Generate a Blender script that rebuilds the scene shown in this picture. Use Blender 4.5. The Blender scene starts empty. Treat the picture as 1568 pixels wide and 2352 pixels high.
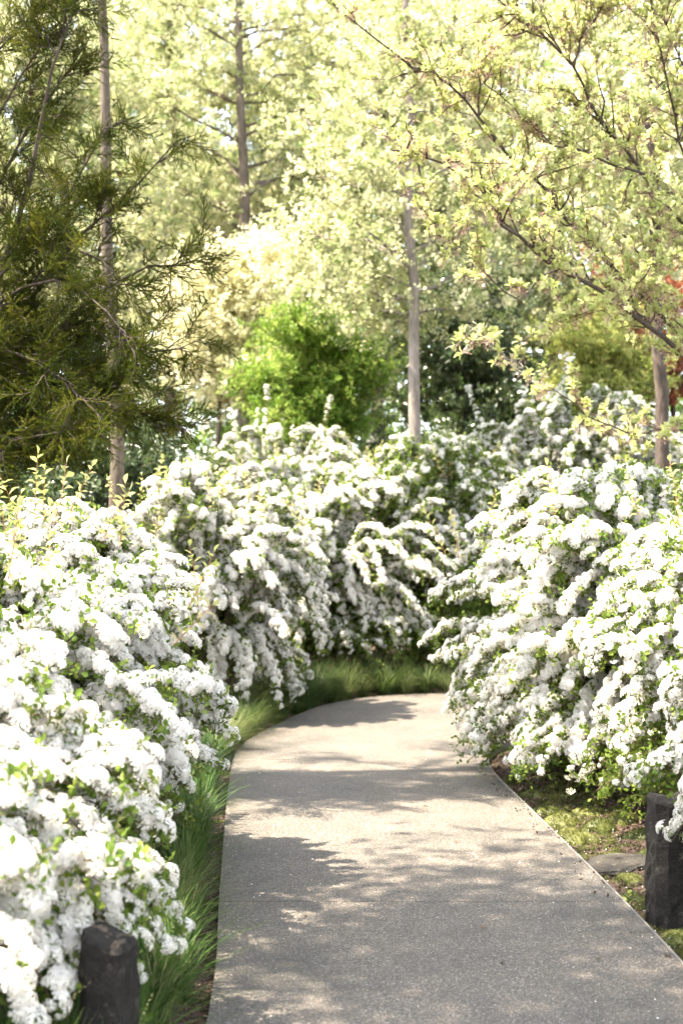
import bpy, math, random
import numpy as np
from mathutils import Vector

rng = np.random.default_rng(11)
random.seed(11)
SC = bpy.context.scene
COL = SC.collection

# ------------------------------------------------------------------ camera
EYE = 1.6
F = 3267.0            # focal length in units of a 1568 x 2352 picture
CX, HZ = 784.0, 1210.0
cam = bpy.data.cameras.new('camera')
cam_ob = bpy.data.objects.new('camera', cam)
COL.objects.link(cam_ob)
cam.sensor_fit = 'VERTICAL'
cam.sensor_height = 36.0
cam.sensor_width = 24.0
cam.lens = 50.0
cam.shift_y = 34.0 / 2352.0
cam.clip_start = 0.05
cam.clip_end = 2000.0
cam.dof.use_dof = True
cam.dof.focus_distance = 6.7
cam.dof.aperture_fstop = 2.8
cam_ob.location = (0, 0, EYE)
cam_ob.rotation_euler = (math.radians(90), 0, 0)
SC.camera = cam_ob

# ------------------------------------------------------------------ sky and sun
SUN_EL = math.radians(61)
_h = Vector((-0.985, -0.17)).normalized()
TO_SUN = Vector((_h.x * math.cos(SUN_EL), _h.y * math.cos(SUN_EL), math.sin(SUN_EL)))
world = bpy.data.worlds.new('World')
SC.world = world
world.use_nodes = True
wn = world.node_tree
sky = wn.nodes.new('ShaderNodeTexSky')
sky.sky_type = 'NISHITA'
sky.sun_disc = False
sky.sun_elevation = SUN_EL
sky.sun_rotation = math.atan2(_h.x, _h.y)
bg = wn.nodes['Background']
hs = wn.nodes.new('ShaderNodeHueSaturation')
hs.inputs['Saturation'].default_value = 0.4
wn.links.new(sky.outputs['Color'], hs.inputs['Color'])
wn.links.new(hs.outputs['Color'], bg.inputs['Color'])
bg.inputs['Strength'].default_value = 0.15
sun = bpy.data.lights.new('sun', 'SUN')
sun.energy = 4.6
sun.angle = math.radians(0.6)
sun.color = (1.0, 0.885, 0.735)
sun_ob = bpy.data.objects.new('sun', sun)
COL.objects.link(sun_ob)
sun_ob.location = TO_SUN * 40
sun_ob.rotation_euler = (-TO_SUN).to_track_quat('-Z', 'Y').to_euler()

# ------------------------------------------------------------------ exposure and sampling
vs = SC.view_settings
vs.view_transform = 'Standard'
vs.look = 'None'
vs.exposure = 3.0
vs.gamma = 1.0
vs.use_curve_mapping = False
SC.render.engine = 'CYCLES'
cy = SC.cycles
cy.max_bounces = 7
cy.diffuse_bounces = 5
cy.glossy_bounces = 2
cy.transmission_bounces = 5
cy.use_adaptive_sampling = True
cy.adaptive_threshold = 0.03
cy.transparent_max_bounces = 4
cy.use_denoising = True
cy.sample_clamp_indirect = 6.0
cy.caustics_reflective = False
cy.caustics_refractive = False


# ================================================================== helpers
def W(px, py, d):
    """A point seen at px, py of the 1568 x 2352 picture, d metres away."""
    return np.array(((px - CX) / F * d, d, EYE - (py - HZ) / F * d))


def ss(a, b, x):
    t = np.clip((x - a) / (b - a), 0, 1)
    return t * t * (3 - 2 * t)


# ---- materials -----------------------------------------------------------
def new_mat(name):
    m = bpy.data.materials.new(name)
    m.use_nodes = True
    nt = m.node_tree
    nt.nodes.clear()
    out = nt.nodes.new('ShaderNodeOutputMaterial')
    return m, nt, out


def N(nt, kind, **kw):
    n = nt.nodes.new(kind)
    for k, v in kw.items():
        if k in n.inputs:
            n.inputs[k].default_value = v
        else:
            setattr(n, k, v)
    return n


def ramp(nt, src, stops):
    r = nt.nodes.new('ShaderNodeValToRGB')
    e = r.color_ramp.elements
    while len(e) < len(stops):
        e.new(0.5)
    for i, (p, c) in enumerate(stops):
        e[i].position = p
        e[i].color = (*c, 1)
    nt.links.new(src, r.inputs['Fac'])
    return r.outputs['Color']


def leaf_mat(name, cols, trans=0.45, tcol=None, rough=0.5, spec=0.22):
    """cols: colour stops picked by a random number of each spray; light also passes through the blade."""
    m, nt, out = new_mat(name)
    oi = N(nt, 'ShaderNodeObjectInfo')
    geo = N(nt, 'ShaderNodeNewGeometry')
    ad = N(nt, 'ShaderNodeMath', operation='MULTIPLY_ADD')
    ad.inputs[1].default_value = 0.45
    nt.links.new(geo.outputs['Random Per Island'], ad.inputs[0])
    mu = N(nt, 'ShaderNodeMath', operation='MULTIPLY')
    mu.inputs[1].default_value = 0.55
    nt.links.new(oi.outputs['Random'], mu.inputs[0])
    nt.links.new(mu.outputs[0], ad.inputs[2])
    k = len(cols) - 1
    c = ramp(nt, ad.outputs[0], [(i / max(k, 1), x) for i, x in enumerate(cols)])
    p = N(nt, 'ShaderNodeBsdfPrincipled', Roughness=rough)
    p.inputs['Specular IOR Level'].default_value = spec
    nt.links.new(c, p.inputs['Base Color'])
    t = N(nt, 'ShaderNodeBsdfTranslucent')
    if tcol is None:
        g = N(nt, 'ShaderNodeGamma')
        g.inputs['Gamma'].default_value = 0.85
        nt.links.new(c, g.inputs['Color'])
        nt.links.new(g.outputs[0], t.inputs['Color'])
    else:
        t.inputs['Color'].default_value = (*tcol, 1)
    mx = N(nt, 'ShaderNodeMixShader')
    mx.inputs[0].default_value = trans
    nt.links.new(p.outputs[0], mx.inputs[1])
    nt.links.new(t.outputs[0], mx.inputs[2])
    nt.links.new(mx.outputs[0], out.inputs['Surface'])
    return m


def bark_mat(name, c0, c1, scale=9.0, bump=0.5, rough=0.9):
    m, nt, out = new_mat(name)
    tc = N(nt, 'ShaderNodeTexCoord')
    mp = N(nt, 'ShaderNodeMapping')
    mp.inputs['Scale'].default_value = (1, 1, 0.28)
    nt.links.new(tc.outputs['Object'], mp.inputs['Vector'])
    n1 = N(nt, 'ShaderNodeTexNoise', Scale=scale * 4, Detail=6.0, Roughness=0.65)
    nt.links.new(mp.outputs[0], n1.inputs['Vector'])
    n2 = N(nt, 'ShaderNodeTexNoise', Scale=scale * 0.6, Detail=3.0)
    nt.links.new(tc.outputs['Object'], n2.inputs['Vector'])
    mx = N(nt, 'ShaderNodeMath', operation='MULTIPLY_ADD')
    mx.inputs[1].default_value = 0.4
    nt.links.new(n2.outputs['Fac'], mx.inputs[0])
    m2 = N(nt, 'ShaderNodeMath', operation='MULTIPLY')
    m2.inputs[1].default_value = 0.6
    nt.links.new(n1.outputs['Fac'], m2.inputs[0])
    nt.links.new(m2.outputs[0], mx.inputs[2])
    c = ramp(nt, mx.outputs[0], [(0.33, c0), (0.62, c1)])
    p = N(nt, 'ShaderNodeBsdfPrincipled', Roughness=rough)
    p.inputs['Specular IOR Level'].default_value = 0.2
    nt.links.new(c, p.inputs['Base Color'])
    b = N(nt, 'ShaderNodeBump', Strength=bump, Distance=0.02)
    nt.links.new(n1.outputs['Fac'], b.inputs['Height'])
    nt.links.new(b.outputs[0], p.inputs['Normal'])
    nt.links.new(p.outputs[0], out.inputs['Surface'])
    return m


def path_mat():
    """Exposed-aggregate concrete: small stones of several greys and buffs set in a pale binder."""
    m, nt, out = new_mat('exposed_aggregate')
    tc = N(nt, 'ShaderNodeTexCoord')
    v = N(nt, 'ShaderNodeTexVoronoi', Scale=150.0)
    v.feature = 'F1'
    nt.links.new(tc.outputs['Object'], v.inputs['Vector'])
    sep = N(nt, 'ShaderNodeSeparateColor')
    nt.links.new(v.outputs['Color'], sep.inputs[0])
    stones = ramp(nt, sep.outputs[0], [(0.0, (0.014, 0.027, 0.025)), (0.22, (0.038, 0.046, 0.041)), (0.45, (0.096, 0.082, 0.069)),
                                       (0.7, (0.152, 0.129, 0.112)), (0.96, (0.205, 0.178, 0.158)), (1.0, (0.36, 0.34, 0.31))])
    edge = ramp(nt, v.outputs['Distance'], [(0.35, (0, 0, 0)), (0.62, (1, 1, 1))])
    mixc = N(nt, 'ShaderNodeMixRGB')
    nt.links.new(edge, mixc.inputs['Fac'])
    nt.links.new(stones, mixc.inputs['Color1'])
    mixc.inputs['Color2'].default_value = (0.072, 0.062, 0.049, 1)
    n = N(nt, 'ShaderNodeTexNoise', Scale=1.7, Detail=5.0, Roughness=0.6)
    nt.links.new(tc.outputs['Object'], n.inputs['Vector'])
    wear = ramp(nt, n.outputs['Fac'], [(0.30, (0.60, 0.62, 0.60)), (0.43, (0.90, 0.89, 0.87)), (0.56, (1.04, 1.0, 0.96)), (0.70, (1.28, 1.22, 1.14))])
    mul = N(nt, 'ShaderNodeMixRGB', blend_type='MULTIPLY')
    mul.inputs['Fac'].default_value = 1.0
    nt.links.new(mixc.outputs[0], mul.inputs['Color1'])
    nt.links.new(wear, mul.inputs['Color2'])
    p = N(nt, 'ShaderNodeBsdfPrincipled', Roughness=0.72)
    p.inputs['Specular IOR Level'].default_value = 0.35
    nt.links.new(mul.outputs[0], p.inputs['Base Color'])
    b = N(nt, 'ShaderNodeBump', Strength=0.9, Distance=0.004)
    b.invert = True
    nt.links.new(v.outputs['Distance'], b.inputs['Height'])
    nt.links.new(b.outputs[0], p.inputs['Normal'])
    nt.links.new(p.outputs[0], out.inputs['Surface'])
    return m


def soil_mat():
    m, nt, out = new_mat('bark_soil')
    tc = N(nt, 'ShaderNodeTexCoord')
    n1 = N(nt, 'ShaderNodeTexNoise', Scale=38.0, Detail=7.0, Roughness=0.7)
    n2 = N(nt, 'ShaderNodeTexVoronoi', Scale=60.0)
    n3 = N(nt, 'ShaderNodeTexNoise', Scale=4.0, Detail=5.0, Roughness=0.6)
    for n in (n1, n2, n3):
        nt.links.new(tc.outputs['Object'], n.inputs['Vector'])
    soil = ramp(nt, n1.outputs['Fac'], [(0.3, (0.025, 0.016, 0.011)), (0.5, (0.085, 0.058, 0.043)), (0.72, (0.19, 0.142, 0.112))])
    moss = ramp(nt, n1.outputs['Fac'], [(0.3, (0.022, 0.03, 0.006)), (0.7, (0.075, 0.085, 0.022))])
    f = ramp(nt, n3.outputs['Fac'], [(0.54, (0, 0, 0)), (0.60, (1, 1, 1))])
    mx = N(nt, 'ShaderNodeMixRGB')
    nt.links.new(f, mx.inputs['Fac'])
    nt.links.new(soil, mx.inputs['Color1'])
    nt.links.new(moss, mx.inputs['Color2'])
    p = N(nt, 'ShaderNodeBsdfPrincipled', Roughness=0.95)
    p.inputs['Specular IOR Level'].default_value = 0.1
    nt.links.new(mx.outputs[0], p.inputs['Base Color'])
    b = N(nt, 'ShaderNodeBump', Strength=1.0, Distance=0.03)
    ad = N(nt, 'ShaderNodeMath', operation='ADD')
    nt.links.new(n1.outputs['Fac'], ad.inputs[0])
    nt.links.new(n2.outputs['Distance'], ad.inputs[1])
    nt.links.new(ad.outputs[0], b.inputs['Height'])
    nt.links.new(b.outputs[0], p.inputs['Normal'])
    nt.links.new(p.outputs[0], out.inputs['Surface'])
    return m


def stone_mat(name, c0, c1, scale=14.0, bump=0.7):
    m, nt, out = new_mat(name)
    tc = N(nt, 'ShaderNodeTexCoord')
    n1 = N(nt, 'ShaderNodeTexNoise', Scale=scale, Detail=8.0, Roughness=0.65)
    n2 = N(nt, 'ShaderNodeTexNoise', Scale=scale * 14, Detail=3.0)
    for n in (n1, n2):
        nt.links.new(tc.outputs['Object'], n.inputs['Vector'])
    ad = N(nt, 'ShaderNodeMath', operation='MULTIPLY_ADD')
    ad.inputs[1].default_value = 0.5
    nt.links.new(n2.outputs['Fac'], ad.inputs[0])
    m2 = N(nt, 'ShaderNodeMath', operation='MULTIPLY')
    m2.inputs[1].default_value = 0.5
    nt.links.new(n1.outputs['Fac'], m2.inputs[0])
    nt.links.new(m2.outputs[0], ad.inputs[2])
    c = ramp(nt, ad.outputs[0], [(0.35, c0), (0.65, c1)])
    n3 = N(nt, 'ShaderNodeTexNoise', Scale=scale * 2.6, Detail=6.0, Roughness=0.7)
    nt.links.new(tc.outputs['Object'], n3.inputs['Vector'])
    lf = ramp(nt, n3.outputs['Fac'], [(0.60, (0, 0, 0)), (0.66, (0.55, 0.55, 0.55))])
    lm = N(nt, 'ShaderNodeMixRGB')
    nt.links.new(lf, lm.inputs['Fac'])
    nt.links.new(c, lm.inputs['Color1'])
    lm.inputs['Color2'].default_value = (c1[0] * 2.6, c1[1] * 2.7, c1[2] * 2.3, 1)
    c = lm.outputs[0]
    p = N(nt, 'ShaderNodeBsdfPrincipled', Roughness=0.9)
    p.inputs['Specular IOR Level'].default_value = 0.15
    nt.links.new(c, p.inputs['Base Color'])
    b = N(nt, 'ShaderNodeBump', Strength=bump, Distance=0.012)
    nt.links.new(ad.outputs[0], b.inputs['Height'])
    nt.links.new(b.outputs[0], p.inputs['Normal'])
    nt.links.new(p.outputs[0], out.inputs['Surface'])
    return m


M = {}
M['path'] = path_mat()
M['edging'] = stone_mat('edging_strip', (0.10, 0.09, 0.08), (0.20, 0.18, 0.16), 20, 0.2)
M['soil'] = soil_mat()
M['basalt'] = stone_mat('basalt', (0.005, 0.0045, 0.004), (0.024, 0.021, 0.018), 9, 1.0)
M['slab'] = stone_mat('flat_stone', (0.025, 0.022, 0.018), (0.07, 0.062, 0.05), 10, 0.8)
M['pebble'] = stone_mat('pale_stone', (0.35, 0.33, 0.3), (0.6, 0.57, 0.52), 16, 0.6)
M['petal'] = leaf_mat('petal', [(0.70, 0.65, 0.56), (0.82, 0.79, 0.74), (0.85, 0.83, 0.79), (0.88, 0.86, 0.82)], 0.48, (0.88, 0.84, 0.77), 0.6, 0.2)
M['eye'] = leaf_mat('flower_eye', [(0.10, 0.065, 0.02), (0.20, 0.14, 0.05)], 0.1)
M['stalk'] = leaf_mat('flower_stalk', [(0.16, 0.22, 0.06), (0.22, 0.28, 0.09)], 0.2)
M['leaf'] = leaf_mat('shrub_leaf', [(0.045, 0.085, 0.010), (0.10, 0.155, 0.018), (0.25, 0.30, 0.055)], 0.5)
M['newleaf'] = leaf_mat('new_leaf', [(0.22, 0.25, 0.06), (0.34, 0.35, 0.11), (0.42, 0.34, 0.18)], 0.5)
M['redstem'] = bark_mat('reddish_stem', (0.22, 0.08, 0.04), (0.36, 0.17, 0.09), 20, 0.2, 0.6)
M['stem'] = bark_mat('brown_stem', (0.07, 0.045, 0.03), (0.17, 0.115, 0.08), 20, 0.3)
M['bark_pale'] = bark_mat('pale_grey_bark', (0.095, 0.08, 0.064), (0.22, 0.185, 0.155), 8, 0.6)
M['bark_dark'] = bark_mat('dark_bark', (0.030, 0.022, 0.017), (0.085, 0.065, 0.05), 8, 0.8)
M['bark_grey'] = bark_mat('grey_bark', (0.045, 0.034, 0.024), (0.125, 0.10, 0.075), 8, 0.7)
M['twig_pale'] = bark_mat('dead_pale_twig', (0.28, 0.25, 0.21), (0.46, 0.42, 0.37), 14, 0.3)
M['lf_spring'] = leaf_mat('spring_leaf', [(0.14, 0.21, 0.05), (0.37, 0.385, 0.17), (0.63, 0.585, 0.385)], 0.5)
M['lf_pale'] = leaf_mat('pale_leaf', [(0.50, 0.50, 0.22), (0.66, 0.62, 0.36), (0.74, 0.70, 0.50)], 0.45)
M['lf_fruit'] = leaf_mat('crab_leaf', [(0.28, 0.32, 0.08), (0.44, 0.46, 0.16), (0.58, 0.56, 0.30)], 0.5)
M['lf_maple'] = leaf_mat('green_maple_leaf', [(0.038, 0.085, 0.007), (0.11, 0.20, 0.016), (0.36, 0.41, 0.09)], 0.5)
M['lf_gold'] = leaf_mat('yellow_maple_leaf', [(0.10, 0.14, 0.02), (0.22, 0.25, 0.05), (0.40, 0.40, 0.14)], 0.5)
M['lf_red'] = leaf_mat('red_maple_leaf', [(0.07, 0.015, 0.008), (0.17, 0.04, 0.016), (0.30, 0.10, 0.04)], 0.45)
M['lf_dark'] = leaf_mat('evergreen_leaf', [(0.014, 0.026, 0.009), (0.032, 0.055, 0.015), (0.09, 0.12, 0.035)], 0.3, None, 0.3, 0.5)
M['lf_wood'] = leaf_mat('wood_leaf', [(0.10, 0.19, 0.04), (0.18, 0.28, 0.06), (0.32, 0.38, 0.12)], 0.45)
M['needle'] = leaf_mat('conifer_needle', [(0.013, 0.022, 0.002), (0.032, 0.043, 0.003), (0.105, 0.10, 0.011)], 0.45, None, 0.7, 0.06)
M['cone'] = bark_mat('cone_scale', (0.05, 0.03, 0.02), (0.14, 0.09, 0.05), 40, 0.9)
M['spent'] = leaf_mat('spent_flower', [(0.38, 0.22, 0.17), (0.48, 0.33, 0.26)], 0.4)
M['grass'] = leaf_mat('grass_blade', [(0.018, 0.05, 0.008), (0.036, 0.082, 0.013), (0.08, 0.125, 0.03), (0.22, 0.19, 0.09)], 0.35)
M['grass_far'] = leaf_mat('far_grass_blade', [(0.022, 0.045, 0.008), (0.048, 0.078, 0.016), (0.14, 0.145, 0.055)], 0.4)  # far tufts: yellower blades, tone picked at random along the whole blade
M['seed'] = leaf_mat('grass_seed', [(0.30, 0.30, 0.13), (0.42, 0.38, 0.20)], 0.3)
M['moss'] = leaf_mat('moss_blade', [(0.035, 0.043, 0.009), (0.070, 0.080, 0.018), (0.14, 0.14, 0.04)], 0.3)
M['dry'] = leaf_mat('dry_leaf', [(0.10, 0.06, 0.03), (0.18, 0.11, 0.06)], 0.2)


# ---- mesh building --------------------------------------------------------
class Geo:
    def __init__(self):
        self.v, self.f, self.m, self.n = [], [], [], 0

    def add(self, verts, faces, mat=0):
        verts = np.asarray(verts, float)
        self.v.append(verts)
        for f in faces:
            self.f.append([i + self.n for i in f])
            self.m.append(mat)
        self.n += len(verts)

    def tube(self, pts, rad, sides=5, mat=0, cap=True):
        pts = np.asarray(pts, float)
        n = len(pts)
        rad = np.broadcast_to(np.asarray(rad, float), (n,))
        tan = np.gradient(pts, axis=0)
        tan /= np.linalg.norm(tan, axis=1)[:, None] + 1e-9
        ref = np.array((0.13, 0.21, 1.0)) if abs(tan[0][2]) < 0.8 else np.array((1.0, 0.17, 0.05))
        a = np.cross(tan, ref)
        a /= np.linalg.norm(a, axis=1)[:, None] + 1e-9
        b = np.cross(tan, a)
        th = np.arange(sides) * 2 * math.pi / sides
        ring = pts[:, None] + rad[:, None, None] * (np.cos(th)[None, :, None] * a[:, None] + np.sin(th)[None, :, None] * b[:, None])
        faces = []
        for i in range(n - 1):
            for j in range(sides):
                k = (j + 1) % sides
                faces.append((i * sides + j, i * sides + k, (i + 1) * sides + k, (i + 1) * sides + j))
        if cap:
            faces.append(tuple((n - 1) * sides + j for j in range(sides)))
        self.add(ring.reshape(-1, 3), faces, mat)

    def mesh(self, name, mats, smooth=False):
        me = bpy.data.meshes.new(name)
        me.from_pydata(np.concatenate(self.v).tolist(), [], self.f)
        for m in mats:
            me.materials.append(m)
        me.polygons.foreach_set('material_index', self.m)
        if smooth:
            me.polygons.foreach_set('use_smooth', [True] * len(self.f))
        me.update()
        return me


def rot_to(d, spin=0.0, up=None):
    """Matrix whose local Z points along d."""
    d = np.asarray(d, float)
    d = d / (np.linalg.norm(d) + 1e-9)
    ref = np.array((0.0, 0, 1)) if abs(d[2]) < 0.95 else np.array((1.0, 0, 0))
    if up is not None:
        ref = np.asarray(up, float)
    x = np.cross(ref, d)
    x /= np.linalg.norm(x) + 1e-9
    y = np.cross(d, x)
    c, s = math.cos(spin), math.sin(spin)
    return np.stack((c * x + s * y, -s * x + c * y, d), 1)


def rots(D, spin):
    """Rows of euler angles that turn Z to the rows of D, spun at random about it."""
    D = D / (np.linalg.norm(D, axis=1)[:, None] + 1e-9)
    ref = np.where(np.abs(D[:, 2:3]) < 0.95, np.array([[0, 0, 1.0]]), np.array([[1.0, 0, 0]]))
    x = np.cross(ref, D)
    x /= np.linalg.norm(x, axis=1)[:, None] + 1e-9
    y = np.cross(D, x)
    c, s = np.cos(spin)[:, None], np.sin(spin)[:, None]
    X = c * x + s * y
    Y = -s * x + c * y
    ey = np.arcsin(np.clip(-X[:, 2], -1, 1))
    ex = np.arctan2(Y[:, 2], D[:, 2])
    ez = np.arctan2(X[:, 1], X[:, 0])
    return np.stack((ex, ey, ez), 1)


def leaf(L, wd, fold=0.25, curl=0.15, tipw=0.55, shape=0.45):
    """A leaf along +Z, its face towards +Y: folded at the midrib, curled at the tip."""
    v = [(0, 0, 0), (0, -fold * wd * 0.2, L * shape * 0.7), (0, -curl * L * 0.35, L * 0.75), (0, -curl * L, L),
         (-wd / 2, fold * wd * 0.5, L * shape), (wd / 2, fold * wd * 0.5, L * shape),
         (-wd / 2 * tipw, fold * wd * 0.3 - curl * L * 0.3, L * 0.78), (wd / 2 * tipw, fold * wd * 0.3 - curl * L * 0.3, L * 0.78)]
    f = [(0, 5, 1), (0, 1, 4), (1, 5, 7, 2), (1, 2, 6, 4), (2, 7, 3), (2, 3, 6)]
    return np.array(v), f


def bez(p0, p1, p2, n):
    t = np.linspace(0, 1, n)[:, None]
    return (1 - t) ** 2 * p0 + 2 * t * (1 - t) * p1 + t ** 2 * p2


def resample(pts, n):
    pts = np.asarray(pts, float)
    s = np.concatenate(([0], np.cumsum(np.linalg.norm(np.diff(pts, axis=0), axis=1))))
    q = np.linspace(0, s[-1], n)
    return np.stack([np.interp(q, s, pts[:, k]) for k in range(3)], 1)


# ---- objects ----------------------------------------------------------------
def tag(o, label=None, cat=None, group=None, kind=None):
    if label:
        o['label'] = label
    if cat:
        o['category'] = cat
    if group:
        o['group'] = group
    if kind:
        o['kind'] = kind
    return o


def thing(name, loc, label, cat, group=None):
    o = bpy.data.objects.new(name, None)
    o.empty_display_size = 0.1
    COL.objects.link(o)
    o.location = tuple(float(c) for c in loc)
    return tag(o, label, cat, group)


def put(name, me, parent=None, loc=(0, 0, 0), rot=(0, 0, 0), sc=1.0):
    o = bpy.data.objects.new(name, me)
    COL.objects.link(o)
    o.location = tuple(float(c) for c in loc)
    o.rotation_euler = tuple(float(c) for c in rot)
    o.scale = (sc,) * 3 if np.isscalar(sc) else tuple(sc)
    if parent:
        o.parent = parent
    return o


GN = {}


def gn_group(key, meshes):
    if key in GN:
        return GN[key]
    ng = bpy.data.node_groups.new('scatter_' + key, 'GeometryNodeTree')
    ng.interface.new_socket('Geometry', in_out='INPUT', socket_type='NodeSocketGeometry')
    ng.interface.new_socket('Geometry', in_out='OUTPUT', socket_type='NodeSocketGeometry')
    gi = ng.nodes.new('NodeGroupInput')
    go = ng.nodes.new('NodeGroupOutput')
    iop = ng.nodes.new('GeometryNodeInstanceOnPoints')
    jn = ng.nodes.new('GeometryNodeJoinGeometry')
    for k, me in enumerate(meshes[::-1]):
        src = bpy.data.objects.new('source_' + key, me)
        oi = ng.nodes.new('GeometryNodeObjectInfo')
        oi.inputs['Object'].default_value = src
        oi.inputs['As Instance'].default_value = True
        ng.links.new(oi.outputs['Geometry'], jn.inputs[0])
    iop.inputs['Pick Instance'].default_value = True
    for sock, nm, ty in (('Instance Index', 'idx', 'INT'), ('Rotation', 'rot', 'FLOAT_VECTOR'), ('Scale', 'scl', 'FLOAT')):
        na = ng.nodes.new('GeometryNodeInputNamedAttribute')
        na.data_type = ty
        na.inputs['Name'].default_value = nm
        o = [x for x in na.outputs if x.enabled and x.name == 'Attribute'][0]
        ng.links.new(o, iop.inputs[sock])
    ng.links.new(gi.outputs[0], iop.inputs['Points'])
    ng.links.new(jn.outputs[0], iop.inputs['Instance'])
    ng.links.new(iop.outputs[0], go.inputs[0])
    GN[key] = ng
    return ng


def scatter(name, parent, key, meshes, P, R, S, idx):
    """One part that holds a mass of leaves or flowers."""
    me = bpy.data.meshes.new(name)
    n = len(P)
    me.vertices.add(n)
    me.vertices.foreach_set('co', np.asarray(P, np.float32).ravel())
    me.attributes.new('rot', 'FLOAT_VECTOR', 'POINT').data.foreach_set('vector', np.asarray(R, np.float32).ravel())
    me.attributes.new('scl', 'FLOAT', 'POINT').data.foreach_set('value', np.asarray(S, np.float32))
    me.attributes.new('idx', 'INT', 'POINT').data.foreach_set('value', np.asarray(idx, np.int32))
    me.update()
    o = put(name, me, parent)
    md = o.modifiers.new('scatter', 'NODES')
    md.node_group = gn_group(key, meshes)
    o['kind'] = 'stuff'
    return o


PENDING = []   # (thing, base, part name, rest name, key, meshes, P world, R, S, idx, outward normals, cap, size)


def later(thing_ob, base, part, rest, key, meshes, P, R, S, D, cap, size):
    PENDING.append((thing_ob, np.array(base, float), part, rest, key, meshes, P, R, S, rng.integers(0, len(meshes), len(P)), D, cap, size))


def emit():
    """Those that show largest to the eye become parts of their own, the rest one mass for each thing."""
    gw, gh, cell = 196, 294, 8.0
    zb = np.full((gh, gw), 1e9)
    info = []
    for (t, base, part, rest, key, meshes, P, R, S, idx, D, cap, size) in PENDING:
        d = np.maximum(P[:, 1], 0.3)
        px = CX + F * P[:, 0] / d
        py = HZ - F * (P[:, 2] - EYE) / d
        ins = (px > 4) & (px < 1564) & (py > 4) & (py < 2348) & (P[:, 1] > 1)
        gx = np.clip((px / cell).astype(int), 0, gw - 1)
        gy = np.clip((py / cell).astype(int), 0, gh - 1)
        np.minimum.at(zb, (gy[ins], gx[ins]), d[ins])
        info.append((d, ins, gx, gy))
    for rec, (d, ins, gx, gy) in zip(PENDING, info):
        (t, base, part, rest, key, meshes, P, R, S, idx, D, cap, size) = rec
        front = ins & (d <= zb[gy, gx] + 0.02)
        score = np.where(front, S * size / d, 0)
        order = np.argsort(-score)[:cap]
        pick = order[score[order] > 0] if cap else order[:0]
        L = P - base
        for i in pick:
            put(part, meshes[idx[i]], t, L[i], R[i], float(S[i]))
        keep = np.ones(len(P), bool)
        keep[pick] = False
        if keep.any():
            scatter(rest, t, key, meshes, L[keep], R[keep], S[keep], idx[keep])


# ================================================================== the ground
PL = np.array([(-0.42, 2.0), (-0.43, 4.58), (-0.53, 6.2), (-0.66, 8.2), (-0.73, 9.6), (-0.72, 10.3), (-0.60, 11.0), (-0.31, 12.16), (-0.05, 12.8),
               (0.40, 13.3), (1.14, 13.55), (2.2, 13.6), (3.4, 13.3), (4.8, 12.6)])
PR = np.array([(1.36, 2.0), (1.25, 4.58), (1.17, 6.2), (1.03, 8.2), (0.97, 9.2), (1.0, 9.75), (1.12, 10.2), (1.35, 10.75), (1.6, 11.1),
               (1.9, 11.35), (2.3, 11.5), (2.9, 11.55), (3.6, 11.3), (4.4, 10.8)])


def dense(pl, k=8):
    t = np.arange(len(pl))
    q = np.linspace(0, len(pl) - 1, (len(pl) - 1) * k + 1)
    out = []
    for c in range(2):   # Catmull-Rom
        y = pl[:, c]
        yp = np.concatenate(([2 * y[0] - y[1]], y, [2 * y[-1] - y[-2]]))
        i = np.minimum(q.astype(int), len(pl) - 2)
        u = q - i
        p0, p1, p2, p3 = yp[i], yp[i + 1], yp[i + 2], yp[i + 3]
        out.append(0.5 * (2 * p1 + (p2 - p0) * u + (2 * p0 - 5 * p1 + 4 * p2 - p3) * u ** 2 + (3 * p1 - p0 - 3 * p2 + p3) * u ** 3))
    return np.stack(out, 1)


DL, DR = dense(PL), dense(PR)
POLY = np.concatenate((DL, DR[::-1]))


def path_dist(x, y):
    """Metres outside the path's edge (negative on it)."""
    x = np.asarray(x, float)
    y = np.asarray(y, float)
    best = np.full(x.shape, 1e9)
    ins = np.zeros(x.shape, bool)
    n = len(POLY)
    for i in range(n):
        a, b = POLY[i], POLY[(i + 1) % n]
        ab = b - a
        t = np.clip(((x - a[0]) * ab[0] + (y - a[1]) * ab[1]) / (ab @ ab + 1e-12), 0, 1)
        best = np.minimum(best, (x - a[0] - t * ab[0]) ** 2 + (y - a[1] - t * ab[1]) ** 2)
        c = (a[1] > y) != (b[1] > y)
        if abs(b[1] - a[1]) > 1e-12:
            ins ^= c & (x < (b[0] - a[0]) * (y - a[1]) / (b[1] - a[1]) + a[0])
    d = np.sqrt(best)
    return np.where(ins, -d, d)


_ph = rng.uniform(0, 6.28, (14, 2))
_fr = rng.normal(0, 1, (14, 2))


def bumps(x, y):
    z = 0
    for k in range(14):
        s = 1.6 * 1.28 ** k
        z = z + np.sin(_fr[k, 0] * s * x + _fr[k, 1] * s * y + _ph[k, 0]) / (1.2 + 0.55 * k)
    return z


def gz(x, y):
    x = np.asarray(x, float)
    y = np.asarray(y, float)
    d = path_dist(x, y)
    out = ss(0.0, 0.5, d)
    z = -0.03 + out * (0.05 + 0.012 * bumps(x, y))
    z = z + 0.62 * ss(13.6, 18.5, y) * ss(0, 2.0, d) + 0.35 * ss(9, 16, y) * ss(1.2, 3.5, x) * ss(0, 1.5, d)
    return z


def axis(lo, hi, step, far):
    mid = np.arange(lo, hi, step)
    g = [hi]
    s = step
    while g[-1] < far:
        s *= 1.35
        g.append(g[-1] + s)
    h = [lo - step]
    s = step
    while h[-1] > -far:
        s *= 1.35
        h.append(h[-1] - s)
    return np.concatenate((h[::-1], mid, g))


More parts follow.
